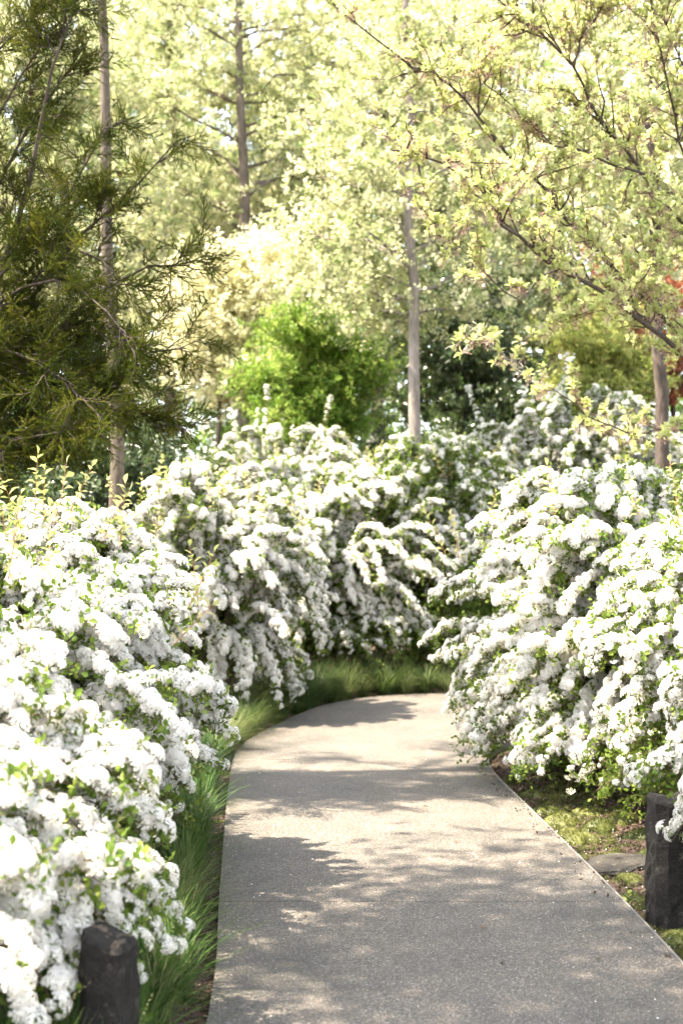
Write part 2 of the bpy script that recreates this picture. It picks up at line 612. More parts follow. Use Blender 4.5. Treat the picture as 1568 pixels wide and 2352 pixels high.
gx_, gy_ = axis(-2.2, 2.6, 0.045, 900), axis(3.6, 14.6, 0.055, 900)
XX, YY = np.meshgrid(gx_, gy_)
ZZ = gz(XX, YY)
nx, ny = len(gx_), len(gy_)
me = bpy.data.meshes.new('ground')
ii = np.arange(nx * ny).reshape(ny, nx)
quads = np.stack((ii[:-1, :-1], ii[:-1, 1:], ii[1:, 1:], ii[1:, :-1]), -1).reshape(-1, 4)
me.vertices.add(nx * ny)
me.vertices.foreach_set('co', np.stack((XX, YY, ZZ), -1).astype(np.float32).ravel())
me.loops.add(quads.size)
me.loops.foreach_set('vertex_index', quads.astype(np.int32).ravel())
me.polygons.add(len(quads))
me.polygons.foreach_set('loop_start', np.arange(0, quads.size, 4, dtype=np.int32))
me.update(calc_edges=True)
me.polygons.foreach_set('use_smooth', [True] * len(quads))
me.materials.append(M['soil'])
ground = put('ground', me)
tag(ground, 'brown soil of the planting beds beside the path', kind='structure')

# path: cast slabs with narrow joints, a thin edging strip along the right-hand bed
path = bpy.data.objects.new('path', None)
COL.objects.link(path)
tag(path, 'curving garden path of speckled exposed-aggregate concrete', kind='structure')


def yst(yv):   # station on the dense outlines at a given distance
    return int(np.argmin(np.abs(DL[:, 1] - yv)))


cuts = [0, yst(6.05), yst(9.7), yst(13.0), len(DL) - 1]
for a, b in zip(cuts[:-1], cuts[1:]):
    g = Geo()
    l = DL[a:b + 1].copy()
    r = DR[a:b + 1].copy()
    if a:
        l[0] += (l[1] - l[0]) * 0.006 / np.linalg.norm(l[1] - l[0])
        r[0] += (r[1] - r[0]) * 0.006 / np.linalg.norm(r[1] - r[0])
    n = len(l)
    tz, bz = 0.022, -0.09
    v = [(x, y, tz) for x, y in l] + [(x, y, tz) for x, y in r] + [(x, y, bz) for x, y in l] + [(x, y, bz) for x, y in r]
    f = []
    for i in range(n - 1):
        f += [(i, n + i, n + i + 1, i + 1), (i, i + 1, 2 * n + i + 1, 2 * n + i), (n + i + 1, n + i, 3 * n + i, 3 * n + i + 1)]
    f += [(0, 2 * n, 3 * n, n), (n - 1, 2 * n - 1, 4 * n - 1, 3 * n - 1)]
    g.add(v, f)
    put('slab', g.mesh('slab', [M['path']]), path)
g = Geo()
e0 = yst(10.2)
nrm = np.gradient(DR[:e0], axis=0)
nrm = np.stack((nrm[:, 1], -nrm[:, 0]), 1)
nrm /= np.linalg.norm(nrm, axis=1)[:, None]
l, r = DR[:e0] + nrm * 0.002, DR[:e0] + nrm * 0.011
n = len(l)
v = [(x, y, 0.026) for x, y in l] + [(x, y, 0.026) for x, y in r] + [(x, y, -0.08) for x, y in l] + [(x, y, -0.08) for x, y in r]
f = []
for i in range(n - 1):
    f += [(i, n + i, n + i + 1, i + 1), (i, i + 1, 2 * n + i + 1, 2 * n + i), (n + i + 1, n + i, 3 * n + i, 3 * n + i + 1)]
f += [(0, 2 * n, 3 * n, n)]
g.add(v, f)
put('edging_strip', g.mesh('edging_strip', [M['edging']]), path)


# ================================================================== sprays, leaves and flowers (shared meshes)
def sprig(n, L, wd, ll, spread, seed, stem_r=0.0012, fold=0.25, curl=0.15, tipw=0.55, shape=0.5, up=0.5, mats=('leaf', 'stem'), droop=0.0):
    r = np.random.default_rng(seed)
    g = Geo()
    bend = r.normal(0, 0.12, 2)
    pts = np.array([(bend[0] * t * t * L, bend[1] * t * t * L - droop * t * t * L, t * L) for t in np.linspace(0, 1, 4)])
    g.tube(pts, np.linspace(stem_r, stem_r * 0.5, 4), 3, 1)
    for k in range(n):
        t = (k + 0.7) / n
        p = np.array((bend[0] * t * t * L, bend[1] * t * t * L - droop * t * t * L, t * L))
        a = k * 2.4 + r.normal(0, 0.35)
        out = np.array((math.cos(a) * spread, math.sin(a) * spread, up + r.normal(0, 0.22)))
        if k == n - 1:
            out = np.array((r.normal(0, 0.2), r.normal(0, 0.2), 1.0))
        s = ll * r.uniform(0.7, 1.15)
        v, f = leaf(s, s * wd, fold, curl * r.uniform(0.2, 1.8), tipw, shape)
        R = rot_to(out, up=(r.normal(0, 0.3), r.normal(0, 0.3), 1.0))
        v = v @ R.T + p
        g.add(v, f, 0)
    return g.mesh('sprig', [M[m] for m in mats])


def corymb(seed, R=0.027, nf=24, fs=0.0054):
    """A domed head of small five-petalled flowers on thin stalks."""
    r = np.random.default_rng(seed)
    g = Geo()
    el = r.uniform(0.82, 1.2)
    for k in range(nf):
        rad = math.sqrt((k + 0.5) / nf)
        a = k * 2.39996 + r.normal(0, 0.12)
        x, y = R * rad * math.cos(a) * el, R * rad * math.sin(a) / el
        z = R * (0.80 - 0.62 * rad * rad) + r.normal(0, 0.0016)
        nrm_ = np.array((x * 1.0, y * 1.0, R * 0.75)) + r.normal(0, 0.005, 3)
        Rm = rot_to(nrm_, r.uniform(0, 6.28))
        s = fs * r.uniform(0.85, 1.15)
        vs_ = []
        fc = []
        for q in range(5):
            th = q * 2 * math.pi / 5
            c, sn = math.cos(th), math.sin(th)
            for (u, w, h) in ((0.16, 0, 0.0), (0.62, -0.52, 0.10), (1.05, -0.24, 0.16 + r.normal(0, 0.08)), (1.05, 0.24, 0.16), (0.62, 0.52, 0.10)):
                vs_.append((s * (u * c - w * sn), s * (u * sn + w * c), s * h))
            b = q * 5
            fc.append((b, b + 1, b + 2, b + 3, b + 4))
        g.add(np.array(vs_) @ Rm.T + (x, y, z), fc, 0)
        ev = [(s * 0.36 * math.cos(t_), s * 0.36 * math.sin(t_), s * 0.15) for t_ in np.arange(5) * 1.2566] + [(0, 0, s * 0.24)]
        g.add(np.array(ev) @ Rm.T + (x, y, z), [(i, (i + 1) % 5, 5) for i in range(5)], 1)
        if k % 4 == 0:
            g.tube([(0, 0, -R * 0.5), (x * 0.9, y * 0.9, z - 0.001)], (0.0006, 0.0005), 3, 2, False)
    for k in range(3):
        a = k * 2.1 + r.uniform(0, 1)
        v, f = leaf(0.024 * r.uniform(0.8, 1.2), 0.014, 0.2, 0.15, 0.6, 0.55)
        g.add(v @ rot_to((math.cos(a), math.sin(a), 0.25), up=(0, 0, 1)).T + (0, 0, -R * 0.4), f, 3)
    return g.mesh('flower_cluster', [M['petal'], M['eye'], M['stalk'], M['leaf']])


CORYMB = [corymb(100 + k, R=[0.036, 0.041, 0.033, 0.044, 0.029, 0.038][k], nf=[46, 56, 38, 62, 30, 48][k]) for k in range(6)]
SPIREA = [sprig(8, 0.085, 0.62, 0.030, 1.0, 200 + k, fold=0.2, curl=0.12, tipw=0.75, shape=0.55) for k in range(5)]


def shoot_mesh(seed):
    """Upright new growth: a reddish stem with yellow-green leaves."""
    r = np.random.default_rng(seed)
    L = r.uniform(0.20, 0.34)
    return sprig(int(L / 0.018), L, 0.62, 0.052, 0.9, seed, 0.0026, 0.25, 0.2, 0.75, 0.55, 0.5, ('newleaf', 'redstem'))


SHOOT = [shoot_mesh(300 + k) for k in range(5)]
ROUND = [sprig(15, 0.26, 0.8, 0.058, 1.0, 400 + k, 0.003, 0.15, 0.15, 0.7, 0.5, 0.35, ('lf_spring', 'bark_grey')) for k in range(4)]
PALE = [sprig(13, 0.26, 0.7, 0.066, 1.0, 420 + k, 0.003, 0.15, 0.2, 0.6, 0.5, 0.2, ('lf_pale', 'bark_grey')) for k in range(4)]
MAPLE = [sprig(15, 0.20, 0.42, 0.062, 1.0, 440 + k, 0.002, 0.15, 0.35, 0.4, 0.35, -0.1, ('lf_maple', 'bark_dark')) for k in range(4)]
GOLD = [sprig(15, 0.20, 0.42, 0.060, 1.0, 460 + k, 0.002, 0.15, 0.25, 0.4, 0.35, 0.0, ('lf_gold', 'bark_dark')) for k in range(4)]
RED = [sprig(15, 0.20, 0.42, 0.062, 1.0, 480 + k, 0.002, 0.15, 0.3, 0.4, 0.35, 0.0, ('lf_red', 'bark_dark')) for k in range(4)]
DARK = [sprig(14, 0.22, 0.5, 0.075, 0.9, 500 + k, 0.003, 0.25, 0.15, 0.55, 0.45, 0.4, ('lf_dark', 'bark_dark')) for k in range(4)]
WOOD = [sprig(16, 0.45, 0.75, 0.13, 1.0, 520 + k, 0.006, 0.15, 0.15, 0.6, 0.5, 0.3, ('lf_wood', 'bark_grey')) for k in range(4)]


def rosette(seed):
    """A short spur with a whorl of leaves and a few hanging spent flowers."""
    r = np.random.default_rng(seed)
    g = Geo()
    g.tube([(0, 0, 0), (0, 0, 0.03)], (0.002, 0.0015), 3, 1)
    n = r.integers(7, 11)
    for k in range(n):
        a = k * 2.4 + r.normal(0, 0.3)
        tilt = r.uniform(0.15, 1.5)
        s = r.uniform(0.022, 0.050)
        v, f = leaf(s, s * r.uniform(0.38, 0.55), 0.3, r.uniform(0.0, 0.3), 0.5, 0.48)
        g.add(v @ rot_to((math.cos(a) * math.sin(tilt), math.sin(a) * math.sin(tilt), math.cos(tilt)), up=(0, 0, 1)).T + (0, 0, 0.012 + 0.018 * k / n), f, 0)
    for k in range(4):
        a = r.uniform(0, 6.28)
        e = np.array((0.018 * math.cos(a), 0.018 * math.sin(a), -0.018 - 0.012 * r.random()))
        g.tube([(0, 0, 0.012), e * 0.5 + (0, 0, 0.004), e], 0.0007, 3, 2, False)
        v, f = leaf(0.011, 0.007, 0.3, 0.1)
        g.add(v @ rot_to((math.cos(a) * 0.4, math.sin(a) * 0.4, -1)).T + e, f, 2)
    return g.mesh('leaf_cluster', [M['lf_fruit'], M['bark_grey'], M['spent']])


ROSETTE = [rosette(540 + k) for k in range(5)]


def conifer_spray(seed):
    """A drooping feathery spray: a twig, side shoots and short awl-shaped needles."""
    r = np.random.default_rng(seed)
    g = Geo()
    L = 0.30
    ax = lambda t: np.array((0.02 * math.sin(3 * t + seed), -0.10 * t * t, L * t))
    g.tube([ax(t) for t in np.linspace(0, 1, 5)], np.linspace(0.0035, 0.0015, 5), 3, 1)

    def needles(p0, p1, n, nl):
        d = (p1 - p0) / np.linalg.norm(p1 - p0)
        for i in range(n):
            t = (i + r.random()) / n
            p = p0 + (p1 - p0) * t + np.array((0, -0.012, -0.006)) * math.sin(t * 1.57) * 1.2
            a = i * 2.4
            q = rot_to(d)
            out = q @ np.array((math.cos(a) * 0.62, math.sin(a) * 0.62, 1.0))
            out /= np.linalg.norm(out)
            sd = np.cross(out, d)
            sd /= np.linalg.norm(sd) + 1e-9
            w = 0.0024
            s = nl * r.uniform(0.75, 1.2)
            g.add([p - sd * w, p + sd * w, p + out * s], [(0, 1, 2)], 0)
    needles(ax(0.25), ax(1.08), 36, 0.014)
    for k in range(15):
        t = 0.10 + 0.87 * k / 15
        a = k * 2.4 + r.normal(0, 0.4)
        ln = (0.15 - 0.09 * t) * r.uniform(0.7, 1.2)
        d = np.array((math.cos(a) * 0.85, math.sin(a) * 0.55 - 0.25, 0.75))
        p0 = ax(t)
        p1 = p0 + d / np.linalg.norm(d) * ln
        g.tube([p0, p1], (0.0016, 0.0009), 3, 0, False)
        needles(p0, p1, int(ln / 0.0038), 0.017)
    return g.mesh('foliage_spray', [M['needle'], M['bark_dark']])


CONIFER = [conifer_spray(560 + k) for k in range(4)]


# ================================================================== flowering shrubs
def shrub(label, c, r, h, nb, lean=(0, 0), spikes=5, shoots=10, flower=1.0, cap=300, seed=0, low=0.28, droop=0.55, leafy=1.0, size=1.0, box=4.5, taper=0.30, bare=None, skirt=0):
    q = np.random.default_rng(seed + 900)
    bx, by = c
    bz_ = float(gz(bx, by))
    base = np.array((bx, by, bz_))
    t = thing('flowering_shrub', base, label, 'shrub', 'white flowering shrubs beside the path')
    ph = q.uniform(0, 6.28, 4)
    stems = Geo()
    FP, FD, LP, LD = [], [], [], []
    for k in range(nb + skirt):
        th = q.uniform(0, 2 * math.pi)
        lob = 1 + 0.13 * math.sin(2 * th + ph[0]) + 0.10 * math.sin(5 * th + ph[1]) + 0.06 * math.sin(9 * th + ph[2])
        rho = math.sqrt(q.uniform(0.02, 1.0))
        spike = k < spikes
        if spike:
            rho = q.uniform(0.25, 0.75)
        rx, ry = r[0] * lob, r[1] * lob
        ztop = h * (1 + 0.10 * math.sin(3 * th + ph[3] + 3 * rho)) * (1 - 0.42 * rho ** box)
        tipxy = np.array((math.cos(th) * rx * rho + lean[0] * h * 0.4, math.sin(th) * ry * rho + lean[1] * h * 0.4))
        b0 = np.array((q.normal(0, 0.10) * r[0], q.normal(0, 0.10) * r[1], -0.03))
        if spike:
            p2 = np.array((*(tipxy + q.normal(0, 0.16, 2)), ztop * q.uniform(1.08, 1.28)))
            p1 = np.array((*(tipxy * 0.7), ztop * 0.7))
        else:
            dz = droop * h * rho ** (box - 1.5) * q.uniform(0.0, 1.15)
            ztip = max(ztop - dz, low * h * q.uniform(0.8, 1.5))
            tipxy = tipxy * (1 - taper + taper * float(ss(0.05, 0.55, ztip / h)))
            p2 = np.array((*tipxy, ztip))
            p1 = np.array((*(tipxy * q.uniform(0.45, 0.75)), ztop * q.uniform(1.0, 1.22)))
        if k >= nb:      # low leafy branches around the foot
            tipxy = tipxy / max(rho, 0.1) * q.uniform(0.55, 0.88)
            p2 = np.array((*tipxy, h * q.uniform(0.05, 0.30)))
            p1 = np.array((*(tipxy * 0.5), h * q.uniform(0.35, 0.55)))
        pts = bez(b0, p1, p2, 9)
        pts[1:-1] += q.normal(0, 0.012, (7, 3))
        stems.tube(pts, np.linspace(0.0065, 0.0016, 9), 4)
        ln = float(np.linalg.norm(np.diff(pts, axis=0), axis=1).sum())
        # flower heads crowd the outer part of each arching branch, on its upper side
        nfl = int(ln * 0.62 / 0.0130 * flower * size * (0.55 if spike else 1.0))
        ts = q.uniform(0.36 if not spike else 0.55, 1.01, nfl)
        seg = np.clip(ts * 8, 0, 7.999)
        i0 = seg.astype(int)
        pp = pts[i0] + (pts[i0 + 1] - pts[i0]) * (seg - i0)[:, None]
        tan = pts[i0 + 1] - pts[i0]
        tan /= np.linalg.norm(tan, axis=1)[:, None]
        outw = pp - np.array((0, 0, h * 0.35))
        outw /= np.linalg.norm(outw, axis=1)[:, None]
        nn = outw * 0.8 + np.array((0, 0, 0.65)) + q.normal(0, 0.5, pp.shape) + tan * 0.3
        nn /= np.linalg.norm(nn, axis=1)[:, None]
        ok = pp[:, 2] > (bare or low) * h * q.uniform(0.6, 1.4, nfl)
        FP.append((pp + nn * q.uniform(0.015, 0.06, nfl)[:, None])[ok])
        FD.append(nn[ok])
        nl = int(ln / 0.055 * leafy * (2.2 if k >= nb else 1.0))
        ts = q.uniform(0.12, 1.0, nl)
        seg = np.clip(ts * 8, 0, 7.999)
        i0 = seg.astype(int)
        pp = pts[i0] + (pts[i0 + 1] - pts[i0]) * (seg - i0)[:, None]
        LP.append(pp + q.normal(0, 0.012, pp.shape))
        LD.append(q.normal(0, 0.8, pp.shape) + np.array((0, 0, 0.35)) + (pts[i0 + 1] - pts[i0]) * 3)
    put('stems', stems.mesh('stems', [M['stem']], True), t)
    FP, FD, LP, LD = (np.concatenate(x) for x in (FP, FD, LP, LD))
    later(t, base, 'flower_cluster', 'flower_mass', 'corymb', CORYMB, FP + base, rots(FD, q.uniform(0, 6.28, len(FP))),
          (0.34 + 0.52 * q.random(len(FP)) ** 1.3), FD, cap, 0.055)
    later(t, base, 'leaf_sprig', 'leaves', 'spirea', SPIREA, LP + base, rots(LD, q.uniform(0, 6.28, len(LP))),
          q.uniform(0.75, 1.25, len(LP)), LD, 0, 0.08)
    for k in range(shoots):
        th, rho = q.uniform(0, 6.28), math.sqrt(q.uniform(0, 0.8))
        p = np.array((math.cos(th) * r[0] * rho + lean[0] * h * 0.4, math.sin(th) * r[1] * rho + lean[1] * h * 0.4, h * (1 - 0.42 * rho ** box) * q.uniform(0.92, 1.04)))
        put('shoot', SHOOT[k % 5], t, p, rots(np.array([[q.normal(0, 0.25), q.normal(0, 0.25), 1.0]]), np.array([th]))[0], q.uniform(0.8, 1.2))
    return t


big_shrub = shrub('big sunlit white-flowering shrub in sharp focus, filling the left side of the picture', (-1.68, 6.35), (1.40, 1.5), 1.52, 480, shoots=22, seed=1, spikes=0, low=0.16, droop=0.75, flower=2.1, taper=0.22, bare=0.36, leafy=1.2, skirt=60)
shrub('low white-flowering shrub in the lower left corner, drooping over the stone post', (-1.50, 4.2), (1.0, 0.92), 1.10, 270, shoots=5, seed=2, spikes=0, droop=0.95, low=0.18, flower=1.8, taper=0.12, bare=0.28)
shrub('white-flowering shrub rising behind the biggest left shrub, under the conifer tips', (-1.15, 12.0), (1.10, 1.35), 1.85, 350, shoots=24, seed=3, spikes=0, low=0.08, droop=0.8, flower=1.8)
shrub('white-flowering shrub above the grass tufts on the outer bend of the path', (-0.30, 14.55), (1.6, 1.3), 1.95, 420, shoots=10, seed=4, spikes=0, low=0.05, droop=0.8, flower=1.8, bare=0.22, leafy=1.3, skirt=50)
shrub('tall white-flowering shrub with upright sprays in front of the vivid green bush', (-0.75, 17.2), (1.6, 1.2), 2.0, 320, shoots=8, seed=5, spikes=9)
shrub('white-flowering shrub at the foot of the slender pale trunk, above the dark gap', (1.0, 14.75), (1.05, 0.8), 2.25, 270, shoots=8, seed=6, spikes=2, low=0.05, droop=0.8, leafy=2.0, bare=0.5, skirt=70, flower=0.8)
shrub('large white-flowering shrub overhanging the inner right edge of the path bend', (1.95, 8.85), (1.50, 1.45), 1.72, 500, shoots=18, seed=7, spikes=0, low=0.06, droop=0.9, flower=1.8, taper=0.16, bare=0.14, leafy=1.2, skirt=110, box=7.0)
shrub('half-shaded white-flowering shrub with bare brown stems behind the right stone post', (1.92, 7.35), (0.85, 0.78), 1.42, 180, shoots=4, seed=8, spikes=2, low=0.16, droop=0.8, flower=1.3, leafy=1.2, taper=0.15, bare=0.32, skirt=30)
shrub('sunlit white-flowering shrub cut off by the right edge, hanging above the stone post', (1.86, 5.05), (0.78, 0.70), 1.42, 170, shoots=2, seed=9, spikes=0, low=0.30, flower=1.8)
shrub('shaded bluish white-flowering shrub in front of the dark evergreen', (2.65, 16.6), (1.4, 1.1), 2.25, 240, shoots=4, seed=10, spikes=5)
shrub('shaded white-flowering shrub behind the dark right-hand trunk', (4.6, 16.2), (1.35, 1.1), 1.9, 180, shoots=4, seed=11, spikes=2)
shrub('white-flowering shrub between the large right shrub and the dark trunk', (3.6, 12.6), (1.3, 1.0), 1.35, 190, shoots=10, seed=12, spikes=0)


for k, (px, py, d, dx, dz) in enumerate([(15, 1235, 5.7, -0.1, 1), (48, 1215, 5.9, -0.25, 1), (80, 1200, 5.9, 0.05, 1), (102, 1195, 6.0, 0.0, 1), (125, 1205, 6.0, 0.35, 1), (150, 1200, 6.1, 0.5, 1),
                                         (240, 1240, 6.2, 0.3, 1), (20, 1330, 5.4, 0.2, 1), (400, 1480, 5.6, 0.7, 0.75), (430, 1400, 5.9, 0.5, 0.9),
                                         (170, 2060, 4.3, 0.6, 0.9)]):
    put('shoot', SHOOT[k % 5], big_shrub, W(px, py, d) - np.array(big_shrub.location), rots(np.array([[dx, -0.15, dz]]), np.array([k * 1.1]))[0], 0.95)


# ================================================================== trees
def limb(p0, p1, bow, n, q, jit=0.02):
    p0, p1 = np.asarray(p0, float), np.asarray(p1, float)
    L = np.linalg.norm(p1 - p0)
    pts = bez(p0, (p0 + p1) / 2 + np.array((0, 0, bow * L)), p1, n)
    pts[1:-1] += q.normal(0, jit * L, (n - 2, 3))
    return pts


def along(pts, ts):
    seg = np.clip(ts * (len(pts) - 1), 0, len(pts) - 1.001)
    i0 = seg.astype(int)
    return pts[i0] + (pts[i0 + 1] - pts[i0]) * (seg - i0)[:, None]


def tree(name, label, trunk_pts, r0, crown_c, crown_r, nlimb, nsp, key, meshes, bark, seed, group=None, spread=0.30, r1=0.25, up=0.35, lowest=0.25, bow=0.05, cap=0, size=1.0, flat=1.0, twigs=3, sides=10):
    q = np.random.default_rng(seed)
    trunk_pts = resample(trunk_pts, 14)
    base = trunk_pts[0].copy()
    t = thing(name, base, label, 'tree', group)
    g = Geo()
    T = trunk_pts - base
    T[1:-1, :2] += q.normal(0, r0 * 0.22, (12, 2))
    rad = r0 * np.linspace(1, r1, 14)
    rad[0] *= 1.25
    g.tube(T, rad, sides)
    put('trunk', g.mesh('trunk', [bark], True), t)
    H = T[-1][2]
    cc = np.asarray(crown_c, float) - base
    P = []
    for k in range(nlimb):
        u = q.normal(0, 1, 3)
        u /= np.linalg.norm(u)
        e = cc + u * np.asarray(crown_r) * q.uniform(0.35, 1.0) ** 0.6
        zs = np.clip(e[2] - q.uniform(0.1, 0.5) * np.linalg.norm(e[:2] - cc[:2]) - 0.15, lowest * H, H * 0.97)
        s = np.array([np.interp(zs, T[:, 2], T[:, j]) for j in range(3)])
        pts = limb(s, e, bow, 7, q)
        gg = Geo()
        rr = np.interp(zs, T[:, 2], rad) * 0.38
        gg.tube(pts, np.linspace(rr, 0.004, 7), 5)
        n = int(nsp * q.uniform(0.7, 1.3))
        pos = along(pts, q.uniform(0.35, 1.05, n)) + q.normal(0, spread, (n, 3)) * np.array((1, 1, 0.62 * flat))
        for w in range(twigs):
            a = along(pts, np.array([q.uniform(0.4, 0.95)]))[0]
            b = pos[q.integers(0, n)]
            gg.tube(limb(a, b, 0.03, 4, q), (0.006, 0.005, 0.004, 0.002), 3)
        put('branch', gg.mesh('branch', [bark], True), t)
        P.append(pos)
    P = np.concatenate(P)
    D = q.normal(0, 1, P.shape) + np.array((0, 0, up))
    later(t, base, 'leaf_spray', 'crown', key, meshes, P + base, rots(D, q.uniform(0, 6.28, len(P))), q.uniform(0.75, 1.3, len(P)) * size, D, cap, 0.25)
    return t


def ground_pt(x, y):
    return np.array((x, y, float(gz(x, y)) - 0.05))


def trunk_px(px_list, d, top):
    pts = [W(px, py, d) for px, py in px_list]
    b = pts[0].copy()
    b[2] = float(gz(b[0], d)) - 0.05
    e = pts[-1].copy()
    e += (0, 0, top - e[2])
    return [b] + pts[1:] + [e]


tree('slender_tree', 'slender young tree with a straight pale grey trunk rising from the white shrubs', trunk_px([(957, 1020), (953, 900), (950, 720), (947, 600), (940, 450), (934, 250), (930, 20)], 16.3, 9.2),
     0.085, (0.80, 17.1, 6.0), (2.1, 1.5, 2.3), 36, 44, 'round', ROUND, M['bark_pale'], 21, spread=0.26, lowest=0.42, cap=300, r1=0.3)
tree('slender_tree', 'young tree with a pale trunk standing behind the conifer on the left', trunk_px([(274, 1180), (268, 1080), (260, 900), (248, 600), (233, 300), (232, 100)], 13.0, 10.0),
     0.080, (-2.2, 13.6, 9.0), (1.1, 1.1, 1.2), 12, 36, 'round', ROUND, M['bark_grey'], 22, spread=0.28, lowest=0.45, cap=150)
tree('slender_tree', 'tree with a forked brown trunk behind the pale bush, upper left of centre', trunk_px([(560, 900), (558, 590), (566, 500), (560, 350), (553, 180), (548, 0)], 22.0, 12.0),
     0.135, (-1.5, 22.8, 7.9), (2.5, 1.6, 3.3), 46, 54, 'round', ROUND, M['bark_grey'], 23, spread=0.34, lowest=0.35, cap=100)
tree('slender_tree', 'dark-barked tree at the right edge, behind the large right shrub', trunk_px([(1520, 1080), (1515, 950), (1510, 800), (1500, 640), (1492, 400)], 12.0, 7.2),
     0.078, (2.75, 12.6, 5.4), (1.3, 1.2, 1.7), 22, 42, 'round', ROUND, M['bark_dark'], 24, spread=0.26, lowest=0.5, cap=120)

tree('small_tree', 'bushy tree with nearly white sunlit leaves left of the vivid green bush', [ground_pt(-1.75, 19.6), (-1.7, 19.6, 2.8), (-1.65, 19.6, 5.2)],
     0.05, (-1.4, 19.6, 4.5), (1.35, 0.9, 1.2), 44, 52, 'pale', PALE, M['bark_grey'], 25, spread=0.2, flat=0.7, cap=150, lowest=0.2)
tree('small_tree', 'vivid green dome-shaped maple bush behind the tall white sprays', [ground_pt(-0.42, 18.6), (-0.42, 18.6, 2.6), (-0.40, 18.6, 4.6)],
     0.06, (-0.44, 18.3, 3.55), (1.0, 0.9, 1.05), 50, 64, 'maple', MAPLE, M['bark_dark'], 26, spread=0.17, cap=200, lowest=0.1, up=-0.2)
tree('small_tree', 'dark glossy evergreen behind the slender pale trunk', [ground_pt(1.9, 20.5), (1.9, 20.5, 3.0), (1.9, 20.5, 5.6)],
     0.07, (1.75, 20.5, 3.7), (1.5, 1.2, 1.9), 44, 55, 'dark', DARK, M['bark_dark'], 27, spread=0.24, lowest=0.08)
tree('small_tree', 'layered yellow-green maple right of the dark evergreen', [ground_pt(3.4, 18.6), (3.4, 18.6, 2.6), (3.4, 18.6, 4.6)],
     0.05, (3.35, 18.6, 3.7), (1.0, 0.9, 1.0), 34, 46, 'gold', GOLD, M['bark_dark'], 28, spread=0.17, flat=0.45, lowest=0.15)
tree('small_tree', 'red-leaved maple half hidden behind the dark right-hand trunk', [ground_pt(4.6, 19.6), (4.6, 19.6, 2.6), (4.5, 19.6, 5.2)],
     0.06, (3.95, 19.3, 4.4), (1.1, 0.8, 1.2), 28, 36, 'red', RED, M['bark_dark'], 29, spread=0.2, lowest=0.15)
tree('small_tree', 'dark evergreen bush in deep shade below the conifer, behind the pale trunk', [ground_pt(-2.5, 15.2), (-2.5, 15.2, 1.6), (-2.5, 15.2, 2.8)],
     0.05, (-2.5, 15.2, 1.9), (1.2, 0.8, 1.0), 26, 46, 'dark', DARK, M['bark_dark'], 30, spread=0.2, lowest=0.1)
tree('small_tree', 'dark evergreen bush at the left edge below the conifer', [ground_pt(-3.7, 13.2), (-3.7, 13.2, 1.6), (-3.7, 13.2, 2.8)],
     0.05, (-3.6, 13.2, 1.75), (1.2, 0.8, 1.1), 26, 46, 'dark', DARK, M['bark_dark'], 31, spread=0.2, lowest=0.1)

for k, (x, y, h, rx, zc, rz, nl, key, ms, lab) in enumerate([
        (-5.2, 21.5, 11.5, 2.3, 7.0, 3.8, 42, 'round', ROUND, 'leafy yellow-green tree at the far left, behind the conifer top'),
        (-3.1, 25.5, 13.5, 2.5, 8.0, 4.6, 48, 'round', ROUND, 'tall yellow-green tree left of the forked brown trunk'),
        (0.6, 24.0, 13.0, 2.5, 8.2, 4.4, 48, 'round', ROUND, 'tall yellow-green tree behind the top of the slender pale trunk'),
        (3.5, 24.0, 12.5, 2.5, 7.8, 4.4, 46, 'round', ROUND, 'tall yellow-green tree right of centre, behind the fruit tree'),
        (6.0, 22.0, 11.5, 2.3, 7.0, 4.0, 40, 'round', ROUND, 'leafy yellow-green tree at the far right edge'),
        (-0.9, 30.5, 14.0, 1.9, 8.0, 5.0, 44, 'dark', DARK, 'dark green tree glimpsed through the leaves near the top centre'),
        (2.5, 29.0, 14.0, 1.7, 9.0, 5.0, 40, 'dark', DARK, 'dark green tree glimpsed through the fruit tree branches'),
        (-5.2, 30.0, 14.0, 2.0, 8.0, 5.2, 40, 'dark', DARK, 'dark green tree far back on the left')]):
    tree('tall_tree', lab, [ground_pt(x, y), (x + 0.1, y, h * 0.5), (x, y, h)], 0.13, (x, y, zc), (rx, rx * 0.8, rz), nl, 66, key, ms, M['bark_grey'], 40 + k,
         group='tall trees in the background', spread=0.45, lowest=0.2, size=1.15 if key == 'round' else 1.6, sides=8)

# the tree beyond the left edge whose shade falls across the near path
tree('shade_tree', 'leafy tree beyond the left edge, its shade lying across the near path', [ground_pt(-3.9, 4.7), (-3.7, 4.7, 3.0), (-2.9, 4.6, 7.2)],
     0.10, (-2.62, 4.45, 6.4), (0.85, 2.1, 0.9), 64, 46, 'round', ROUND, M['bark_grey'], 61, spread=0.40, size=0.6, lowest=0.5)


# ---- fruit tree that reaches in from the right -------------------------------
def explicit_tree(name, label, cat, base, trunk, r0, limbs, bark, seed, builder):
    q = np.random.default_rng(seed)
    t = thing(name, base, label, cat)
    g = Geo()
    tp = resample(trunk, 12) - base
    g.tube(tp, np.linspace(r0, r0 * 0.35, 12), 9)
    put('trunk', g.mesh('trunk', [bark], True), t)
    builder(t, base, limbs, q)
    return t


